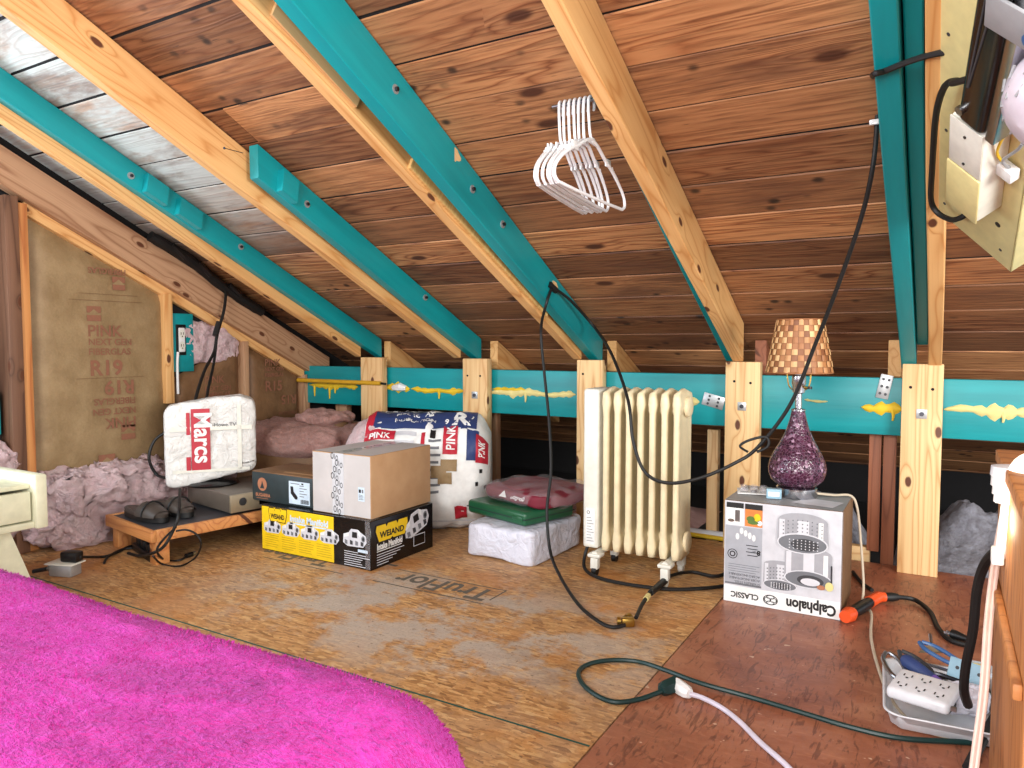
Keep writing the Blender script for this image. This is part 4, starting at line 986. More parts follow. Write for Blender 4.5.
# ------------------------------------------------------------------ radiator
t = thing('radiator', 'cream oil filled electric radiator with seven fins on small wheels', 'radiator', (-1.035, 2.352, 0), math.radians(1))
FP = .0405
def fin_mesh(name):
    q = MB(); rings = []; nz = 34; z0, z1 = .068, .640
    for i in range(nz+1):
        s_ = i/nz; z = z0+(z1-z0)*s_
        e = min(s_, 1-s_)
        d = .070*math.sqrt(max(0, 1-(1-min(1, e/.028))**2))+.006          # half depth, rounded ends
        hub = max(0, 1-abs(e-.085)/.075); hub = hub*hub*(3-2*hub)
        tb = .0125+.0060*hub; pts = []
        n = 28
        for k in range(n):
            a = 2*PI*k/n; cy_ = math.cos(a); sx_ = math.sin(a)
            yv = d*(abs(cy_)**.55)*(1 if cy_ > 0 else -1)
            col = .5+.5*math.cos(yv/.070*PI*2)                                # bulges: front, middle, rear tubes
            th = tb*(.50+.50*max(col, hub))*(abs(sx_)**.45)*(1 if sx_ > 0 else -1)
            edge = min(1, e/.03)
            pts.append((th*(.35+.65*edge), -yv, z))
        rings.append(pts)
    q.loft(rings, 'cream'); q.recalc = True
    return q.build(name, t, sharp=0)
f0 = fin_mesh('fin'); f0.location = (.055, 0, 0); fins = [f0]
for i in range(1, 7): c_ = f0.copy(); COL.objects.link(c_); c_.parent = t; c_.location = (.055+FP*i, 0, 0)
q = MB()
q = None
for z in (.135, .575): q = MB(); q.cyl((.03, 0, z), (.055+FP*6, 0, z), .024, 'cream', 20); q.build('oil_pipe', t)
for z in (.132, .580):
    q = MB(); q.tube([(.055+FP*6+.014, 0, z), (.055+FP*6+.024, 0, z), (.055+FP*6+.028, 0, z)], [.034, .034, .026], 'cream', 24); q.build('end_cap', t)
q = MB(); q.box(-.027, .030, -.073, .073, .085, .634, 'cream_white', .010, seg=3); q.build('control_housing', t)
q = MB(); fr = frame((-.015, -.0735, .10), X_, Z_); q.rect(fr, .0, .0, .034, .125, 'paper', .0008); q.ell(fr, .010, .11, .006, .006, 'ink', .0014, 14, .7)
for k in range(9): q.rect(fr, .004, .010+.010*k, .030-.005*(k % 3), .0125+.010*k, 'grey', .0014)
q.build('rating_label', t, sharp=0)
for x in (.04, .285):
    ax = MB(); ax.tube([(x-.01, -.10, .072), (x-.01, .10, .072)], .012, 'cream_white', 12); ax.box(x-.035, x+.012, -.108, -.06, .062, .076, 'cream_white', .006); ax.box(x-.035, x+.012, .06, .108, .062, .076, 'cream_white', .006); ax = ax.build('foot_bracket', t)
    for yy in (-.09, .09):
        q = MB(); q.box(x-.026, x+.002, yy-.014, yy+.014, .022, .062, 'cream_white', .005); q.cyl((x-.020, yy, .017), (x-.004, yy, .017), .017, 'rubber' if x < .1 else 'cream_white', 18); q.build('caster', ax)
q = MB(); lp = lambda px, py: None
q.tube(smooth_path([(-.02, -.02, .10), (-.035, -.03, .05), (-.02, -.07, .012), (.05, -.13, .008), (.16, -.15, .008), (.30, -.13, .008), (.40, -.06, .008), (.46, .0, .01)]), .006, 'rubber', 8); q.build('power_cord', t)

# ------------------------------------------------------------------ cookware box with the lamp on it
x0, x1, y0, y1, z1 = -.565, -.234, 2.236, 2.50, .313
t = thing('cookware_box', 'upside down cookware box picturing steel steamer pots, lamp standing on it', 'box', ((x0+x1)/2, (y0+y1)/2, 0))
hx, hy = (x1-x0)/2, (y1-y0)/2
q = MB(); q.box(-hx, hx, -hy, hy, 0, z1, 'kraft_dark', .002); q.build('carton', t)
fA, fB, fC = frames_box(-hx, hx, -hy, hy, 0, z1)
q = MB(); q.rect(fA, .001, .001, 2*hx-.001, z1-.001, 'lightgrey', .0006); q.rect(fC, .001, .001, 2*hx-.001, 2*hy-.001, 'grey', .0006); q.rect(fB, .0, .0, .006, z1, 'lightgrey', .0006)
q.rect(fA, .002, .002, 2*hx-.002, .052, 'paper', .0010)
q.text(fA, 'Calphalon', 2*hx-.012, .038, .042, 'ink', .0018, bold=.0016, rot=PI, sx=.80); q.text(fA, 'CLASSIC', .105, .034, .024, 'ink', .0018, bold=.0006, rot=PI, sx=.92)
q.ell(fA, .139, .026, .021, .0155, 'ink', .0016, 28, .86)
for (ex, ey) in ((-.008, 0), (.008, 0)): q.ell(fA, .139+ex, .026+ey, .010, .0075, 'ink', .0018, 20, .8)
q.ell(fA, .139, .034, .012, .006, 'ink', .0018, 20, .8); q.ell(fA, .139, .018, .012, .006, 'ink', .0018, 20, .8)
q.rect(fA, .004, .056, .112, .236, 'midgrey', .0012)
q.rect(fA, .004, .062, .112, .236, 'panel_grey', .0014)
q.rect(fA, .006, .239, .057, .305, 'paper', .0012); q.rect(fA, .061, .239, .112, .305, 'food_orange', .0012)
q.rect(fA, .006, .291, .057, .307, 'ink', .0016); q.rect(fA, .061, .291, .112, .307, 'ink', .0016)
q.ell(fA, .078, .262, .012, .009, 'food_green', .0018); q.ell(fA, .097, .268, .010, .012, 'yellow', .0018); q.ell(fA, .085, .252, .016, .006, 'food_green', .002); q.ell(fA, .104, .252, .008, .008, 'white', .0018)
q.rect(fA, .032, .250, .046, .285, 'steel', .0018); q.ell(fA, .020, .252, .010, .005, 'silver', .0018)
for k in range(5): q.ell(fA, .040+.012*k, .205+.006*((k*3) % 4), .0055, .010, 'white', .002)
q.ell(fA, .026, .150, .015, .015, 'ink', .0018, 24, .84); q.ell(fA, .026, .150, .009, .009, 'ink', .0018, 20, .6)
q.text(fA, '8', .108, .168, .02, 'ink', .002, bold=.001, rot=PI); q.text(fA, 'pc', .094, .166, .011, 'ink', .002, rot=PI)
for k in range(4): q.rect(fA, .070-.004*(k % 2), .150+.010*k, .100, .1525+.010*k, 'ink', .002); q.rect(fA, .014, .118-.007*k, .106-.01*(k % 2), .1195-.007*k, 'midgrey', .002)
for k, s_ in enumerate(('ACERO INOXIDABLE', 'ACIER INOXYDABLE', 'STAINLESS STEEL')): q.text(fA, s_, .108, .092-.0115*k, .0105, 'darkgrey', .002, rot=PI, sx=.95)
# pictured pots
def pot(cx_, cy_, rx, ry, hh, holes, off):
    n = 20; top = [(cx_+rx*.96*math.cos(PI*k/n), cy_+hh+ry*.8*math.sin(PI*k/n)) for k in range(n+1)]; bot = [(cx_-rx*math.cos(PI*k/n), cy_-ry*math.sin(PI*k/n)) for k in range(n+1)]
    q.poly(fA, top+bot, 'print_grey', off)
    for a, b_, m_ in ((-.92, -.70, 'print_light'), (-.2, .25, 'print_light'), (.62, .80, 'paper')): q.rect(fA, cx_+rx*a, cy_, cx_+rx*b_, cy_+hh*1.02, m_, off+.0002)
    q.ell(fA, cx_, cy_, rx, ry, 'print_light', off+.0004); q.ell(fA, cx_, cy_, rx*.94, ry*.88, 'midgrey', off+.0006); q.ell(fA, cx_+rx*.1, cy_-ry*.1, rx*.55, ry*.6, 'darkgrey', off+.0008)
    if not holes: q.ell(fA, cx_+rx*.1, cy_-ry*.25, rx*.40, ry*.42, 'print_light', off+.0010)
    if holes:
        for i in range(9):
            for j in range(4): q.ell(fA, cx_-rx*.75+rx*1.5*i/8, cy_+ry+hh*.08+hh*.17*j-ry*.35*(((i-4)/4)**2), .0019, .0022, 'midgrey', off+.0012, 8)
        for i in range(8):
            for j in range(4): q.ell(fA, cx_-rx*.5+rx*1.1*i/7, cy_-ry*.5+ry*.27*j, .0018, .0018, 'print_light', off+.0012, 6)
pot(.165, .075, .048, .016, .060, True, .0018); pot(.242, .105, .066, .026, .075, False, .0030); pot(.225, .208, .070, .030, .065, True, .0044)
q.rect(fA, .303, .100, .307, .155, 'dark_steel', .006)
q.ell(fA, .278, .088, .011, .007, 'copper', .0062); q.ell(fA, .300, .094, .011, .013, 'foam_pale', .0064)
q.build('printed_sleeve', t, sharp=0)
q = MB(); q.rect(fC, .11, .0, .155, 2*hy, 'clear', .0016); q.build('packing_tape', t, sharp=0)
q = MB(); q.poly(fC, [(.18, .05), (.30, .03), (.32, .12), (.22, .14)], 'lightgrey', .0018); q.build('torn_label', t, sharp=0)

LZ = z1+.0022
t = thing('table_lamp', 'table lamp with purple crackled glass body and woven shade', 'lamp', (-.384, 2.39, LZ))
q = MB(); q.lathe([(0, 0), (.058, 0), (.060, .003), (.060, .028), (.056, .031), (.05, .033), (0, .033)], 'silver', seg=48); q.build('base', t)
q = MB(); q.lathe([(.045, .033), (.060, .037), (.076, .052), (.084, .072), (.085, .090), (.081, .110), (.070, .135), (.056, .160), (.043, .185), (.033, .210), (.025, .238), (.020, .262), (.019, .268), (0, .268)], 'mosaic', seg=56); q.build('glass_body', t)
q = MB(); q.lathe([(.021, .266), (.021, .270), (.010, .273), (.010, .318), (.018, .322), (.019, .345), (.021, .349), (.020, .372), (.015, .376), (0, .376)], 'silver', seg=28); q.build('neck', t)
q = MB(); q.cyl((.018, -.008, .338), (.034, -.016, .338), .004, 'brass', 10); q.tube([(.034, -.016, .334), (.034, -.016, .342)], .007, 'black', 10); q.build('switch', t)
q = MB()
for sg in (-1, 1): q.tube(smooth_path([(sg*.019, 0, .330), (sg*.030, 0, .345), (sg*.034, 0, .38), (sg*.03, 0, .42), (sg*.01, 0, .52), (0, 0, .535)]), .0022, 'brass', 6)
q.build('harp', t)
q = MB(); q.lathe([(.012, .376), (.013, .392), (.028, .425), (.030, .445), (.022, .468), (0, .478)], 'white', seg=20); q.build('bulb', t)
q = MB(); lay = q.bm.loops.layers.float_color.new('tone'); NA, NR = 30, 9; rb, rt_, zs0, zs1 = .096, .066, .384, .545; random.seed(5)
for k in range(NA):
    for r in range(NR):
        over = (k+r) % 2; off = .0025 if over else -.0005; ss = 4
        cl = random.uniform(.05, .55) if not over else random.uniform(.35, 1.0)
        grid = []
        for i in range(ss+1):
            for j in range(ss+1):
                u, v = i/ss, j/ss; zz = zs0+(zs1-zs0)*(r+v*.94+.03)/NR; rad = rb+(rt_-rb)*(zz-zs0)/(zs1-zs0); bul = off*(math.sin(PI*u)+.3) if over else -.001
                a = 2*PI*(k+u*.94+.03)/NA; grid.append(((rad+bul)*math.cos(a), (rad+bul)*math.sin(a), zz))
        fs = [(i*(ss+1)+j, (i+1)*(ss+1)+j, (i+1)*(ss+1)+j+1, i*(ss+1)+j+1) for i in range(ss) for j in range(ss)]
        _, ff = q._add(grid, fs, 'weave', None, True)
        for f in ff:
            for lp_ in f.loops: lp_[lay] = (cl, cl, cl, 1)
def ringw(r, z, rr): 
    q.tube([(r*math.cos(2*PI*k/40), r*math.sin(2*PI*k/40), z) for k in range(41)], rr, 'weave', 6)
rows = [[((rb-.003+(rt_-rb)*s_)*math.cos(2*PI*k/40), (rb-.003+(rt_-rb)*s_)*math.sin(2*PI*k/40), zs0+(zs1-zs0)*s_) for k in range(40)] for s_ in (0, 1)]
n_before = len(q.bm.faces); q.loft(rows, 'weave', caps=False); ringw(rb, zs0, .003); ringw(rt_, zs1, .003)
q.bm.faces.ensure_lookup_table()
for f in q.bm.faces[n_before:]:
    for lp_ in f.loops: lp_[lay] = (.25, .25, .25, 1)
q.build('lamp_shade', t, sharp=0)
q = MB(); q.tube(smooth_path([Vector(p)-Vector((-.392, 2.39, LZ)) for p in [(-.335, 2.40, LZ+.012), (-.29, 2.43, LZ+.006), (-.245, 2.455, LZ+.004), (-.226, 2.46, .28), (-.212, 2.45, .17), (-.20, 2.42, .06), (-.196, 2.36, .008), at(868, 612, Z=.006), at(868, 640, Z=.006), at(880, 683, Z=.006), at(898, 713, Z=.006), at(925, 731, Z=.006), at(970, 741, Z=.006)]]), .0038, 'beige_cord', 8); q.build('cord', t)
# blister pack and little carton on top of the cookware box
t = thing('blister_pack', 'small clear blister pack lying on the cookware box left of the lamp', 'blister pack', (-.512, 2.385, z1+.0025), .25)
q = MB(); q.box(-.05, .05, -.045, .045, 0, .003, 'paper', .001); q.build('card', t)
q = MB()
for i in range(3):
    for k in range(2): q.lathe([(.014, .003), (.013, .016), (.006, .020), (0, .020)], 'clear', (-.03+.03*i, -.02+.04*k, 0), 14)
q.build('blister', t)
for i in range(3): q = MB(); q.lathe([(.008, .004), (.008, .012), (0, .013)], 'steel', (-.03+.03*i, .02-.04*(i % 2), 0), 10); q.build('contents', t)
t = thing('tape_roll', 'tiny pale blue carton at the foot of the purple glass lamp', 'carton', (-.437, 2.315, z1+.0025), .2)
q = MB(); q.box(-.022, .022, -.012, .012, 0, .030, 'lightblue', .003); fr = frame((-.022, -.0122, 0), X_, Z_); q.rect(fr, .006, .008, .038, .022, 'white', .0006); q.build('carton_body', t)
t.name = 'small_carton'

# ------------------------------------------------------------------ orange handled tool, tray of tools, wall tap
pA, pB = at(845, 617, Z=.02), at(878, 597, Z=.02); pC = at(898, 597, Z=.02)
t = thing('corded_tool', 'orange and black handled tool lying on the floor beside the cookware box', 'tool', (pA.x, pA.y, 0))
L_ = lambda p: Vector((p.x-pA.x, p.y-pA.y, p.z))
q = MB(); q.tube([L_(pA), L_(pA.lerp(pB, .12)), L_(pA.lerp(pB, .2))], [.017, .022, .017], 'orange', 14); q.build('handle_tip', t)
q = MB(); q.tube([L_(pA.lerp(pB, .2)), L_(pA.lerp(pB, .5)), L_(pA.lerp(pB, .75))], [.016, .018, .015], 'black', 14); q.build('grip', t)
q = MB(); q.tube([L_(pA.lerp(pB, .72)), L_(pB), L_(pB.lerp(pC, .35))], [.017, .017, .014], 'orange', 14); q.build('collar', t)
q = MB(); q.tube([L_(pB.lerp(pC, .3)), L_(pB.lerp(pC, .7)), L_(pC)], [.012, .014, .010], 'rubber', 12); q.build('strain_relief', t)
q = MB(); q.tube(smooth_path([L_(pC), L_(at(915, 600, Z=.012)), L_(at(930, 612, Z=.008)), L_(at(938, 628, Z=.007)), L_(at(950, 640, Z=.007)), L_(at(966, 645, Z=.008))]), .007, 'rubber', 8); q.build('cord', t)
q = MB(); q.tube(smooth_path([at(853, 572, Z=.006), at(862, 583, Z=.006), at(872, 590, Z=.006)]), .006, 'rubber', 8); tag(q.build('cable'), 'short black cable behind the orange handled tool', 'cable')

TX, TY = .012, 1.785
t = thing('tray', 'white fluted plastic tray holding loose tools on the red floor', 'tray', (TX, TY, 0), math.radians(4))
def rrect(hx, hy, r, n=8):
    o = []
    for (sx, sy, a0) in ((1, 1, 0), (-1, 1, PI/2), (-1, -1, PI), (1, -1, 1.5*PI)):
        for k in range(n+1): a = a0+PI/2*k/n; o.append((sx*(hx-r)+r*math.cos(a), sy*(hy-r)+r*math.sin(a)))
    return o
def flute(o, z, g, amp): return [(x*g*(1+amp*math.cos(30*math.atan2(y_, x))), y_*g*(1+amp*math.cos(30*math.atan2(y_, x))), z) for x, y_ in o]
o_ = rrect(.105, .145, .035)
q = MB(); q.loft([flute(o_, .003, .02, 0), flute(o_, .003, .86, 0), flute(o_, .006, .90, .012), flute(o_, .034, .97, .012), flute(o_, .040, 1.0, 0), flute(o_, .042, 1.05, 0), flute(o_, .039, 1.05, 0), flute(o_, .036, .99, 0), flute(o_, .008, .88, 0), flute(o_, .006, .84, 0), flute(o_, .006, .02, 0)], 'white_plastic', caps=True); q.build('tray_shell', t, sharp=0)
tz = .05
def tool(name, label, cat, loc, rz, parts, tilt=0, roll=0):
    t = thing(name, label, cat, loc, rz); t.rotation_euler = (roll, tilt, rz)
    for nm, fn in parts: q = MB(); fn(q); q.build(nm, t)
    return t
tool('wall_tap', 'white square six outlet wall tap lying on the tray rim', 'wall tap', (-.018, 1.700, .060), math.radians(-14), [
    ('tap_body', lambda q: q.box(-.058, .058, -.05, .05, 0, .026, 'white_plastic', .010, seg=4)),
    ('socket_face', lambda q: [[q.rect(frame((-.034+.034*i, -.020+.040*j, .0265), X_, Y_), dx-.0013, -.006, dx+.0013, .004, 'ink', .0006) for dx in (-.0075, .0075)]+[q.ell(frame((-.034+.034*i, -.020+.040*j, .0265), X_, Y_), 0, -.011, .0028, .0028, 'ink', .0006, 10)] for i in range(3) for j in range(2)]),
    ('prongs', lambda q: q.box(.056, .068, -.036, -.030, .008, .016, 'steel'))], roll=.10)
tool('screwdriver', 'screwdriver with blue black grip and violet collar sticking out of the tray', 'screwdriver', (-.062, 1.85, .075), math.radians(-35), [
    ('handle', lambda q: q.tube([(0, 0, 0), (.01, 0, 0), (.05, 0, 0), (.075, 0, 0)], [.010, .016, .014, .012], 'navy', 12)),
    ('collar', lambda q: q.tube([(.075, 0, 0), (.105, 0, 0)], [.013, .010], 'violet', 12)),
    ('shaft', lambda q: q.cyl((.105, 0, 0), (.15, 0, 0), .003, 'steel', 8))], tilt=.25)
def plier(label, loc, rz, m, tilt=0): return tool('pliers', label, 'pliers', loc, rz, [
    ('handle', lambda q: q.tube(smooth_path([(0, .004, 0), (.03, .018, 0), (.08, .016, 0), (.10, .003, 0)]), .005, m, 8)), ('handle', lambda q: q.tube(smooth_path([(0, -.004, 0), (.03, -.018, 0), (.08, -.016, 0), (.10, -.003, 0)]), .005, m, 8)),
    ('jaws', lambda q: q.prism([(.095, -.011), (.15, -.004), (.15, .004), (.095, .011)], -.004, .004, 'steel')), ('pivot', lambda q: q.cyl((.10, 0, -.006), (.10, 0, .006), .006, 'dark_steel', 12))], tilt)
plier('steel pliers leaning over the left rim of the tray', (-.095, 1.88, .070), math.radians(-70), 'steel', .2)
plier('small dark pliers in the middle of the tray behind the wall tap', (-.02, 1.86, .048), math.radians(-25), 'dark_steel')
plier('blue handled pliers pointing out of the back of the tray', (-.03, 1.965, .078), math.radians(-38), 'blue', .15)
def wrench(label, loc, rz, L, m='steel', tilt=0): return tool('wrench', label, 'wrench', loc, rz, [
    ('shank', lambda q: q.box(-L/2, L/2, -.005, .005, 0, .004, m, .001)),
    ('open_end', lambda q: q.prism([(L/2-.004, -.008), (L/2+.010, -.013), (L/2+.022, -.010), (L/2+.012, -.003), (L/2+.012, .003), (L/2+.022, .010), (L/2+.010, .013), (L/2-.004, .008)], 0, .005, m)),
    ('ring_end', lambda q: q.tube([(-L/2-.008+.009*math.cos(2*PI*k/16), .009*math.sin(2*PI*k/16), .0025) for k in range(17)], .003, m, 6))], tilt)
wrench('steel wrench lying across the back of the tray', (.02, 1.885, .052), math.radians(-20), .13)
wrench('dark wrench lying in the right half of the tray', (.055, 1.80, .035), math.radians(60), .11, 'dark_steel')
wrench('short steel wrench next to the violet screwdriver collar', (.005, 1.815, .040), math.radians(80), .08)
tool('hinge_plate', 'light blue metal hinge plate standing in the tray', 'hinge plate', (.060, 1.83, .058), math.radians(-25), [
    ('plate', lambda q: [q.box(-.04, .04, -.002, .002, 0, .042, 'lightblue', .001)]), ('screw_hole', lambda q: [q.cyl((-.022, -.0026, .022), (-.022, .0026, .022), .004, 'darkgrey', 10), q.cyl((.022, -.0026, .022), (.022, .0026, .022), .004, 'darkgrey', 10)])], roll=-.4)
tool('tape_roll', 'pale roll of tape behind the tools at the right of the tray', 'tape', (.085, 1.955, .0), 0, [
    ('tape', lambda q: q.lathe([(.022, 0), (.036, 0), (.036, .048), (.022, .048)], 'pale_blue', seg=28, caps=False)), ('core', lambda q: q.lathe([(.0225, .0005), (.0225, .0475)], 'foam_pale', seg=24, caps=False)), ('label_band', lambda q: q.lathe([(.0364, .012), (.0364, .03)], 'foam_yellow', seg=28, caps=False))])
tool('plug', 'black electrical plug with steel prongs behind the tray', 'plug', at(952, 634, Z=.016), math.radians(150), [
    ('plug_body', lambda q: q.tube([(-.04, 0, 0), (-.01, 0, 0), (0, 0, 0)], [.008, .013, .013], 'black', 12)), ('prong', lambda q: q.box(0, .018, -.007, -.005, -.003, .003, 'steel')), ('prong', lambda q: q.box(0, .018, .005, .007, -.003, .003, 'steel'))])
tool('screwdriver', 'plain black screwdriver in the tray near the black upright cable', 'screwdriver', (.035, 1.735, .048), math.radians(70), [
    ('handle', lambda q: q.tube([(-.05, 0, 0), (-.04, 0, 0), (0, 0, 0), (.015, 0, 0)], [.008, .012, .010, .007], 'black', 12)), ('shaft', lambda q: q.cyl((.015, 0, 0), (.09, 0, 0), .0028, 'steel', 8))])
tool('ratchet', 'dark ratchet handle lying across the right half of the tray', 'ratchet', (.02, 1.76, .046), math.radians(35), [
    ('handle', lambda q: q.tube([(-.06, 0, 0), (-.05, 0, 0), (.0, 0, 0), (.05, 0, 0)], [.006, .009, .006, .006], 'dark_steel', 12)), ('head', lambda q: q.cyl((.062, 0, -.010), (.062, 0, .010), .016, 'steel', 18))])
for (sx, sy, lab) in ((.045, 1.86, 'chrome drive socket in the tray by the blue hinge plate'), (-.045, 1.825, 'chrome drive socket in the tray behind the wall tap')):
    tool('drive_socket', lab, 'socket', (sx, sy, .012), 0, [('socket_body', lambda q: q.lathe([(.0, 0), (.012, 0), (.013, .004), (.013, .034), (.009, .036), (.008, .022), (0, .022)], 'silver', seg=18))])
q = MB(); lump(q, (0, 0, 0), (.085, .07, .045), 'whitewrap', 2.6, 18, 0, .012, 26, 4); o = q.build('plastic_scrap', sharp=0); o.location = (.06, 1.755, .05); tag(o, 'crumpled scrap of pale plastic film among the tools in the tray', 'plastic scrap')
plier('steel nosed pliers at the back left corner of the tray', (-.07, 1.925, .062), math.radians(-50), 'darkgrey', .15)
tool('scraper', 'worn brown wedge shaped scraper at the back of the tray', 'scraper', (-.01, 1.945, .062), math.radians(20), [('blade', lambda q: q.prism([(-.025, 0), (.03, .004), (.012, .03)], 0, .004, 'player_face')), ('tang', lambda q: q.cyl((.01, .028, .002), (.016, .055, .002), .004, 'steel', 8))], roll=.5)

# ------------------------------------------------------------------ cords
C = lambda *a: at(a[0], a[1], **({'Y': a[2]}))
q = MB()
q.tube(smooth_path([at(552, 287, X=-1.262), at(546, 305, X=-1.262), C(541, 330, 2.46), C(544, 370, 2.45), C(549, 420, 2.40), C(551, 470, 2.34), C(547, 510, 2.28), C(550, 550, 2.24), at(560, 576, Z=.03), at(578, 604, Z=.012), at(598, 621, Z=.010), at(612, 627, Z=.008), at(625, 625, Z=.010)]), .0055, 'rubber', 8)
q.tube(smooth_path([at(552, 287, X=-1.262), at(570, 300, X=-1.235), at(595, 328, X=-1.19), C(612, 355, 2.36), C(628, 400, 2.2), C(633, 440, 2.16), C(645, 472, 2.14), C(668, 483, 2.14), C(700, 478, 2.2), C(735, 463, 2.26), C(758, 447, 2.27), C(790, 405, 2.25), C(815, 345, 2.2), C(840, 280, 2.10), C(862, 215, 2.0), C(873, 165, 1.93), at(877, 122, X=-.150), at(877, 95, X=-.150), at(873, 76, X=-.152)]), .0055, 'rubber', 8)
q.tube(smooth_path([C(748, 452, 2.262), C(740, 446, 2.262), C(750, 440, 2.262), C(766, 437, 2.262), C(768, 446, 2.262), C(757, 452, 2.262)]), .004, 'rubber', 6)
q.tube([at(549, 284, X=-1.264), at(552, 287, X=-1.260), at(556, 291, X=-1.258)], .012, 'rubber', 8)
tag(q.build('extension_cord'), 'long black extension cord draped from the teal rafter down past the radiator', 'cord')
pw = at(628, 621, Z=.016); pr2 = at(668, 577, Z=.02)
t = thing('plug_adapter', 'worn brass coloured plug tap joining the black cords on the floor', 'plug adapter', (pw.x, pw.y, 0), .5)
q = MB(); q.box(-.018, .018, -.013, .013, .002, .026, 'brass', .005); q.build('tap_body', t)
q = MB(); q.cyl((-.03, .004, .014), (-.02, .004, .014), .012, 'brass', 10); q.cyl((.0, .02, .014), (.008, .032, .016), .012, 'brass', 10); q.build('socket', t)
q = MB(); pts = [Vector((pw.x+.012, pw.y+.03, .018)), pw.lerp(pr2, .35)+Vector((0, 0, .006)), pw.lerp(pr2, .6)+Vector((0, 0, .012)), pr2, at(690, 572, Z=.012), at(712, 576, Z=.008), at(724, 574, Z=.008), at(735, 566, Z=.008)]
q.tube(smooth_path(pts), .006, 'rubber', 8); q.tube([pw.lerp(pr2, .52)+Vector((0, 0, .010)), pw.lerp(pr2, .9)], [.010, .012], 'rubber', 10); q.tube([pw.lerp(pr2, .40)+Vector((0, 0, .007)), pw.lerp(pr2, .47)+Vector((0, 0, .009))], .0085, 'foam_pale', 10)
tag(q.build('plug_lead'), 'thick black plug lead with a pale band in front of the radiator wheel', 'cord')
# cord clip and the lead going up to the fixture
def atr(px, py, off):                           # point on the plane of the rafters' undersides, off below it
    r = _fw+_rt*((px-512)/F_PX)-_up*((py-384)/F_PX); k = (.719+SL*Y_W-off-CAM_H)/(r.z+SL*r.y); return Vector((0, 0, CAM_H))+r*k
FXE = Vector((-.022, 2.02, 1.100))
q = MB(); q.tube(smooth_path([at(873, 76, X=-.152), atr(874, 74, .006), atr(885, 71, .008), atr(905, 63, .010), atr(930, 55, .012), atr(950, 52, .02), atr(966, 55, .03), atr(977, 58, .035)]), .006, 'rubber', 8)
tag(q.build('cable'), 'black cable crossing the teal rafter to the black housing at top right', 'cable')
t = thing('cable_clip', 'white cable clip nailed to the teal rafter at upper right', 'clip', at(875, 122, X=-.153))
q = MB(); q.box(-.012, .012, -.004, .004, -.006, .006, 'white', .002); q.build('clip_body', t); q = MB(); q.cyl((-.008, -.008, 0), (-.008, 0, 0), .003, 'steel', 8); q.build('clip_nail', t)
# dark green extension cord on the floor
q = MB(); Fz = lambda px, py, z=.006: at(px, py, Z=z)
q.tube(smooth_path([Fz(1002, 745), Fz(960, 742), Fz(900, 738), Fz(850, 727), Fz(800, 712), Fz(750, 697), Fz(700, 683, .012), Fz(665, 670, .01), Fz(640, 662), Fz(615, 660), Fz(592, 663), Fz(579, 671), Fz(582, 683), Fz(596, 695), Fz(615, 702), Fz(640, 699), Fz(662, 691, .012)]), .0055, 'darkgreen_cord', 8)
a, c_ = Fz(661, 690, .014), Fz(676, 684, .014); q.tube([a, a.lerp(c_, .2), c_], [.010, .018, .019], 'darkgreen_cord', 6)
tag(q.build('extension_cord'), 'dark green extension cord looped on the floor at the board seam', 'cord')
q = MB(); a, c_ = Fz(676, 685, .014), Fz(690, 694, .014); q.tube([a, a.lerp(c_, .8), c_], [.017, .015, .010], 'paper', 8)
q.tube(smooth_path([c_, Fz(703, 698, .01), Fz(722, 708), Fz(740, 722), Fz(760, 742), Fz(785, 764), Fz(805, 785)]), .0055, 'lavender_cord', 8)
tag(q.build('extension_cord'), 'white power cord plugged into the dark green extension cord', 'cord')

# ------------------------------------------------------------------ hangers
zr = 1.392; yr = 1.70
t = thing('hanger_peg', 'short peg on the pine rafter that carries the white hangers', 'peg', (-.752, yr, zr))
q = MB(); q.cyl((0, 0, 0), (-.13, 0, 0), .005, 'steel', 10); q.build('peg', t)
def hanger_mesh():
    t = thing('hanger', 'white hanger', 'hanger', (0, 0, 0))
    q = MB(); r = .0032
    hook = [(0, .028*math.sin(a), -.028+.028*math.cos(a)+.010) for a in [math.radians(d) for d in range(-150, 95, 14)]]
    hook = [(0, -y_, z) for _, y_, z in reversed(hook)]
    hk = [(0, .018*math.cos(a), -.012+.018*math.sin(a)+.001) for a in [math.radians(d) for d in range(-40, 181, 14)]]
    q.tube(smooth_path(hk+[(0, -.018, -.04), (0, -.012, -.085), (0, 0, -.105)], 3), [.0036]*((len(hk)+2)*3+1), 'hanger_white', 8); q.build('hook', t)
    q = MB(); sh = []
    for sg in (-1, 1):
        arm = smooth_path([(0, 0, -.100), (0, sg*.035, -.108), (0, sg*.09, -.135), (0, sg*.13, -.150), (0, sg*.18, -.178), (0, sg*.213, -.205), (0, sg*.218, -.228), (0, sg*.200, -.240)])
        for off in (0,): q.tube([p_+Vector((0, 0, 0)) for p_ in arm], [.0045 if i < 30 else .004 for i in range(len(arm))], 'hanger_white', 8)
        q.box(-.002, .002, min(sg*.085, sg*.12), max(sg*.085, sg*.12), -.146, -.126, 'hanger_white', .001)
        q.tube([(0, sg*.13, -.140), (0, sg*.135, -.152), (0, sg*.143, -.150)], .003, 'hanger_white', 6)
    q.prism([(-.034, -.110), (.034, -.110), (.012, -.094), (-.012, -.094)], -.002, .002, 'hanger_white', frame((0, 0, 0), Y_, Z_))
    q.build('shoulders', t)
    q = MB(); q.tube([(0, -.200, -.240), (0, -.1, -.242), (0, .1, -.242), (0, .200, -.240)], .0042, 'hanger_white', 8); q.build('bottom_bar', t)
    return t
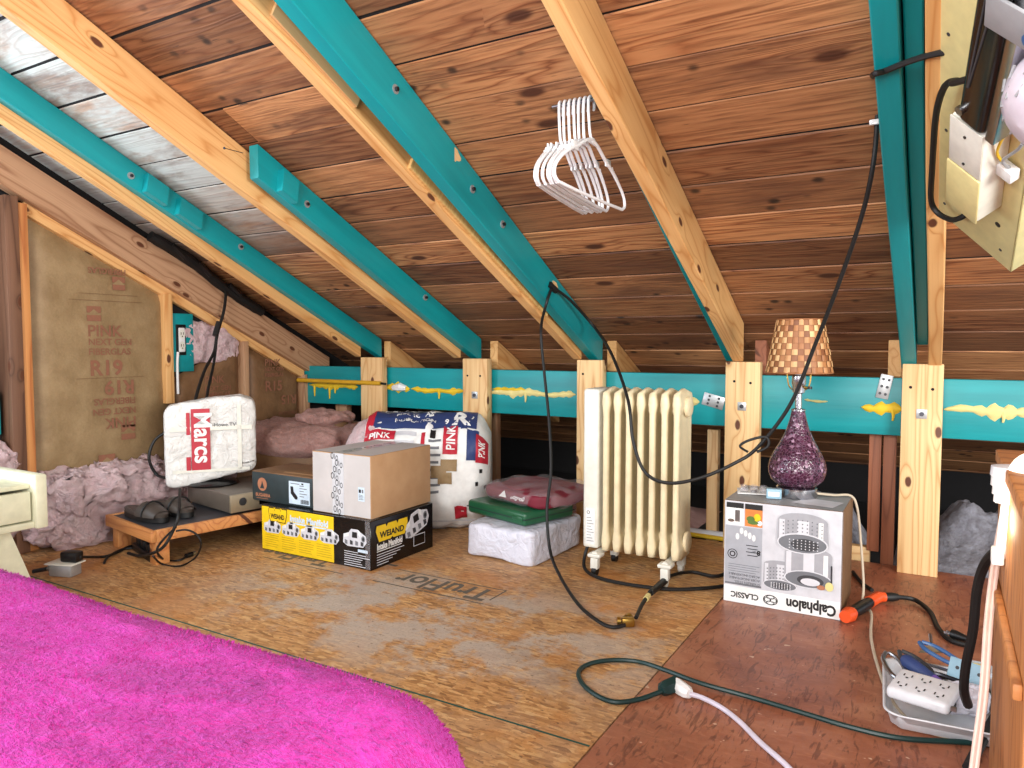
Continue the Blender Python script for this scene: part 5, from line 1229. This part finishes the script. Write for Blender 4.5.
h0 = hanger_mesh(); NH = 7; labs = ['white plastic hanger on the peg, leftmost of the cluster', 'white plastic hanger on the peg, second from the left', 'white plastic hanger on the peg, third from the left', 'white plastic hanger in the middle of the cluster', 'white plastic hanger on the peg, third from the rafter', 'white plastic hanger on the peg, second from the rafter', 'white plastic hanger on the peg, nearest the pine rafter']
hang = [h0]+[copy_tree(h0) for _ in range(NH-1)]
for i, h in enumerate(hang):
    h.location = (-.858+.0140*i, yr, zr+.001); h.rotation_euler = (0, random.uniform(-.03, .03), math.radians([10, 9.5, 9, 8.5, 8, 7, 1][i])); h['label'] = labs[i]; h['group'] = 'white hangers on the peg'

# ------------------------------------------------------------------ nails
def nail(label, p, d, L=.05):
    q = MB(); d = Vector(d).normalized(); q.cyl((0, 0, 0), d*L, .0013, 'dark_steel', 6); q.cyl(d*L, d*(L+.0015), .004, 'dark_steel', 8); o = q.build('nail'); o.location = p; return tag(o, label, 'nail')
nail('long nail sticking out of the pine rafter near the top left', at(243, 153, X=-1.93), (.3, -.9, -.1), .10)
nail('long nail sticking out between the middle pine rafter and teal board', at(418, 118, X=-1.30), (.2, -.9, -.35), .13)

# ------------------------------------------------------------------ cream metal fixture at the upper right
A0 = Vector((-.022, 2.02, 1.100)); dS = Vector((0, -.899, .438)); aT = math.radians(51); nD = Vector((0, -.438, -.899))
eR = Vector((1, 0, 0))*math.cos(aT)+nD*math.sin(aT); nF = dS.cross(eR).normalized()
if nF.x > 0: nF = -nF                          # faces left and down, toward the camera
t = thing('utility_fixture', 'cream sheet metal fixture panel hanging at the upper right', 'light fixture', A0)
mx = Matrix(((dS.x, eR.x, nF.x, 0), (dS.y, eR.y, nF.y, 0), (dS.z, eR.z, nF.z, 0), (0, 0, 0, 1)))   # local x up the slope, y across, z toward the viewer
def fx(name, fn, lab=None):
    q = MB(); q.xf = mx; fn(q); q.recalc = True; o = q.build(name, t)
    if lab: o['label'] = lab
    return o
def panel(q):
    q.box(0, 1.1, 0, .225, -.004, 0, 'sheet_cream', .001); q.box(0, 1.1, .221, .225, -.06, 0, 'sheet_cream', .001)
    for sx, sy in ((.05, .02), (.30, .02), (.55, .02), (.05, .19), (.30, .195)): q.cyl((sx, sy, -.002), (sx, sy, .001), .004, 'darkgrey', 8)
    q.cyl((.13, .175, -.002), (.13, .175, .001), .007, 'ink', 10)
fx('back_panel', panel)
fx('junction_box', lambda q: (q.box(.20, .46, .10, .18, .0, .055, 'cream_white', .004), ))
fx('box_cover', lambda q: (q.box(.198, .335, .096, .182, .055, .060, 'sheet_cream', .003), q.box(.337, .46, .10, .18, .055, .058, 'cream_white', .002), q.cyl((.355, .14, .058), (.355, .14, .060), .003, 'ink', 8), q.cyl((.43, .14, .058), (.43, .14, .060), .003, 'ink', 8)))
HS = Matrix.Translation((.465, .116, 0)) @ Matrix.Rotation(.10, 4, 'Z')
def housing(q):
    q.xf = mx @ HS
    q.box(0, .60, 0, .066, .0, .062, 'gloss_black', .016, seg=4); q.tube([(.10, .018, .062), (.34, .026, .062), (.34, .044, .062), (.10, .020, .062)], .0022, 'darkgrey', 6)
    q.cyl((.035, .012, .060), (.035, .012, .067), .009, 'steel', 12); q.cyl((.36, .05, .060), (.36, .05, .067), .008, 'steel', 12)
fx('black_housing', housing)
def refl(q): q.xf = mx @ HS; q.box(.0, .60, .067, .088, .01, .058, 'silver', .003)
fx('reflector', refl)
fx('bracket', lambda q: (q.box(.72, .78, .18, .30, .066, .072, 'grey', .002), q.cyl((.75, .27, .06), (.75, .27, .08), .012, 'blue', 12)))
def dome(q):
    q.xf = mx @ Matrix.Translation((.625, .300, .0)); n = 32
    q.lathe([(.0, .105), (.03, .102), (.055, .090), (.075, .065), (.085, .03), (.086, -.01), (.07, -.03), (0, -.03)], 'frost', seg=n)
    for k in range(12):
        a = 2*PI*k/12
        for r, z in ((.046, .0955), (.068, .0755)): q.tube([(r*math.cos(a), r*math.sin(a), z), ((r+.012)*math.cos(a+.1), (r+.012)*math.sin(a+.1), z-.012)], .0022, 'grey', 6)
fx('vented_dome', dome, 'pale vented dome')
fx('wire_connector', lambda q: (q.box(.325, .355, .178, .215, .004, .024, 'white', .003), q.tube(smooth_path([(.355, .20, .015), (.39, .20, .03), (.43, .22, .02), (.47, .23, .02)]), .003, 'grey', 6), q.tube(smooth_path([(.355, .19, .015), (.40, .185, .03), (.47, .20, .03)]), .0025, 'foam_yellow', 6)))
fx('cable', lambda q: q.tube(smooth_path([(.56, .13, .05), (.527, .095, .05), (.507, .081, .032), (.477, .054, .03), (.42, .036, .03), (.348, .026, .03), (.2, .018, .03), (.088, .015, .03), (.061, .037, .03), (.075, .075, .03), (.104, .100, .03), (.125, .112, .02), (.14, .113, .0)]), .0062, 'rubber', 8))

# ------------------------------------------------------------------ cabinet and lamp at the right edge
XC, YC = .082, 1.42
t = thing('cabinet', 'wooden cabinet at the right edge of the photo under a bright lamp', 'cabinet', (XC, YC, 0))
def grainbox(name, x0, x1, y0, y1, z0, z1, m='cab_wood', bev=.003):
    """box whose grain runs up"""
    q = MB(); q.box(z0, z1, x0, x1, y0, y1, m, bev); o = q.build(name, t); o.matrix_local = Matrix(((0, 1, 0, 0), (0, 0, 1, 0), (1, 0, 0, 0), (0, 0, 0, 1))); return o
grainbox('side_panel', 0, .022, -.50, 0, 0, .595); grainbox('side_panel', .60, .622, -.50, 0, 0, .595)
grainbox('back_panel', .022, .60, -.012, -.002, 0, .595)
q = MB(); q.box(-.006, .63, -.51, .006, .595, .615, 'cab_wood', .003); q.build('top', t)
q = MB(); q.box(.022, .60, -.49, -.012, .35, .368, 'cab_wood', .002); q.build('shelf', t)
q = MB(); q.box(-.010, 0, -.49, -.004, .405, .424, 'cab_wood', .003); q.build('side_batten', t)
pS, pH, pG = at(1001, 556, Y=1.24), at(1010, 500, Y=1.22), at(1034, 482, Y=1.20)
t = thing('clip_lamp', 'small white clip lamp with ribbed grey socket hanging on the cabinet side', 'lamp', pS)
L2 = lambda p: p-pS
q = MB(); q.tube([L2(pS), L2(pS.lerp(pH, .5)), L2(pH)], [.008, .009, .010], 'white', 12); q.build('stem', t)
q = MB(); q.box(-.012, XC-pS.x-.001, -.012, .012, -.012, .012, 'white', .003); q.build('clip', t)
q = MB(); hc = L2(at(1011, 484, Y=1.22)); q.lathe([(.010, -.028), (.020, -.026), (.0195, -.016), (.022, -.015), (.0215, -.004), (.024, -.003), (.0235, .010), (.025, .011), (.024, .024), (.012, .026)], 'lightgrey', hc, 24); q.build('socket', t)
q = MB(); gc = L2(pG); q.lathe([(.036*math.sin(PI*k/14)+.0005, -.036*math.cos(PI*k/14)) for k in range(15)], 'bulb', gc+Vector((.006, 0, .006)), 24); q.build('globe_bulb', t)
l = bpy.data.lights.new('clip_lamp_light', 'POINT'); l.energy = .28; l.color = (1, .84, .60); l.shadow_soft_size = .02
o = bpy.data.objects.new('clip_lamp_light', l); COL.objects.link(o); o.location = pG+Vector((-.045, -.02, -.05))
q = MB(); K = lambda px, py, y_: at(px, py, Y=y_)
pts = smooth_path([K(1003, 520, 1.36), K(998, 548, 1.33), K(992, 590, 1.28), K(988, 630, 1.24), K(984, 690, 1.2), K(977, 745, 1.17), K(970, 800, 1.14)])
for off in (-.0028, .0028): q.tube([p_+Vector((off, 0, 0)) for p_ in pts], .0032, 'blush_cord', 8)
tag(q.build('flat_cord'), 'pale pinkish flat power cord hanging in front of the cabinet', 'cord')
q = MB(); q.tube(smooth_path([K(1010, 545, 1.42), K(996, 552, 1.46), K(984, 566, 1.5), K(977, 590, 1.52), K(973, 630, 1.54), K(966, 665, 1.56), K(964, 690, 1.58), K(968, 705, 1.62)]), .0085, 'rubber', 8)
tag(q.build('cable'), 'thick black cable arching from the cabinet down into the tool tray', 'cord')
q = MB(); q.tube(smooth_path([Fz(975, 712, .01), Fz(985, 700, .02), Fz(996, 690, .012), Fz(1010, 700, .01)]), .012, 'rubber', 8); q.tube(smooth_path([Fz(968, 768, .01), Fz(985, 735, .02), Fz(998, 712, .015)]), .010, 'rubber', 8)
tag(q.build('cable'), 'black cables bunched on the floor beside the cabinet foot', 'cable')
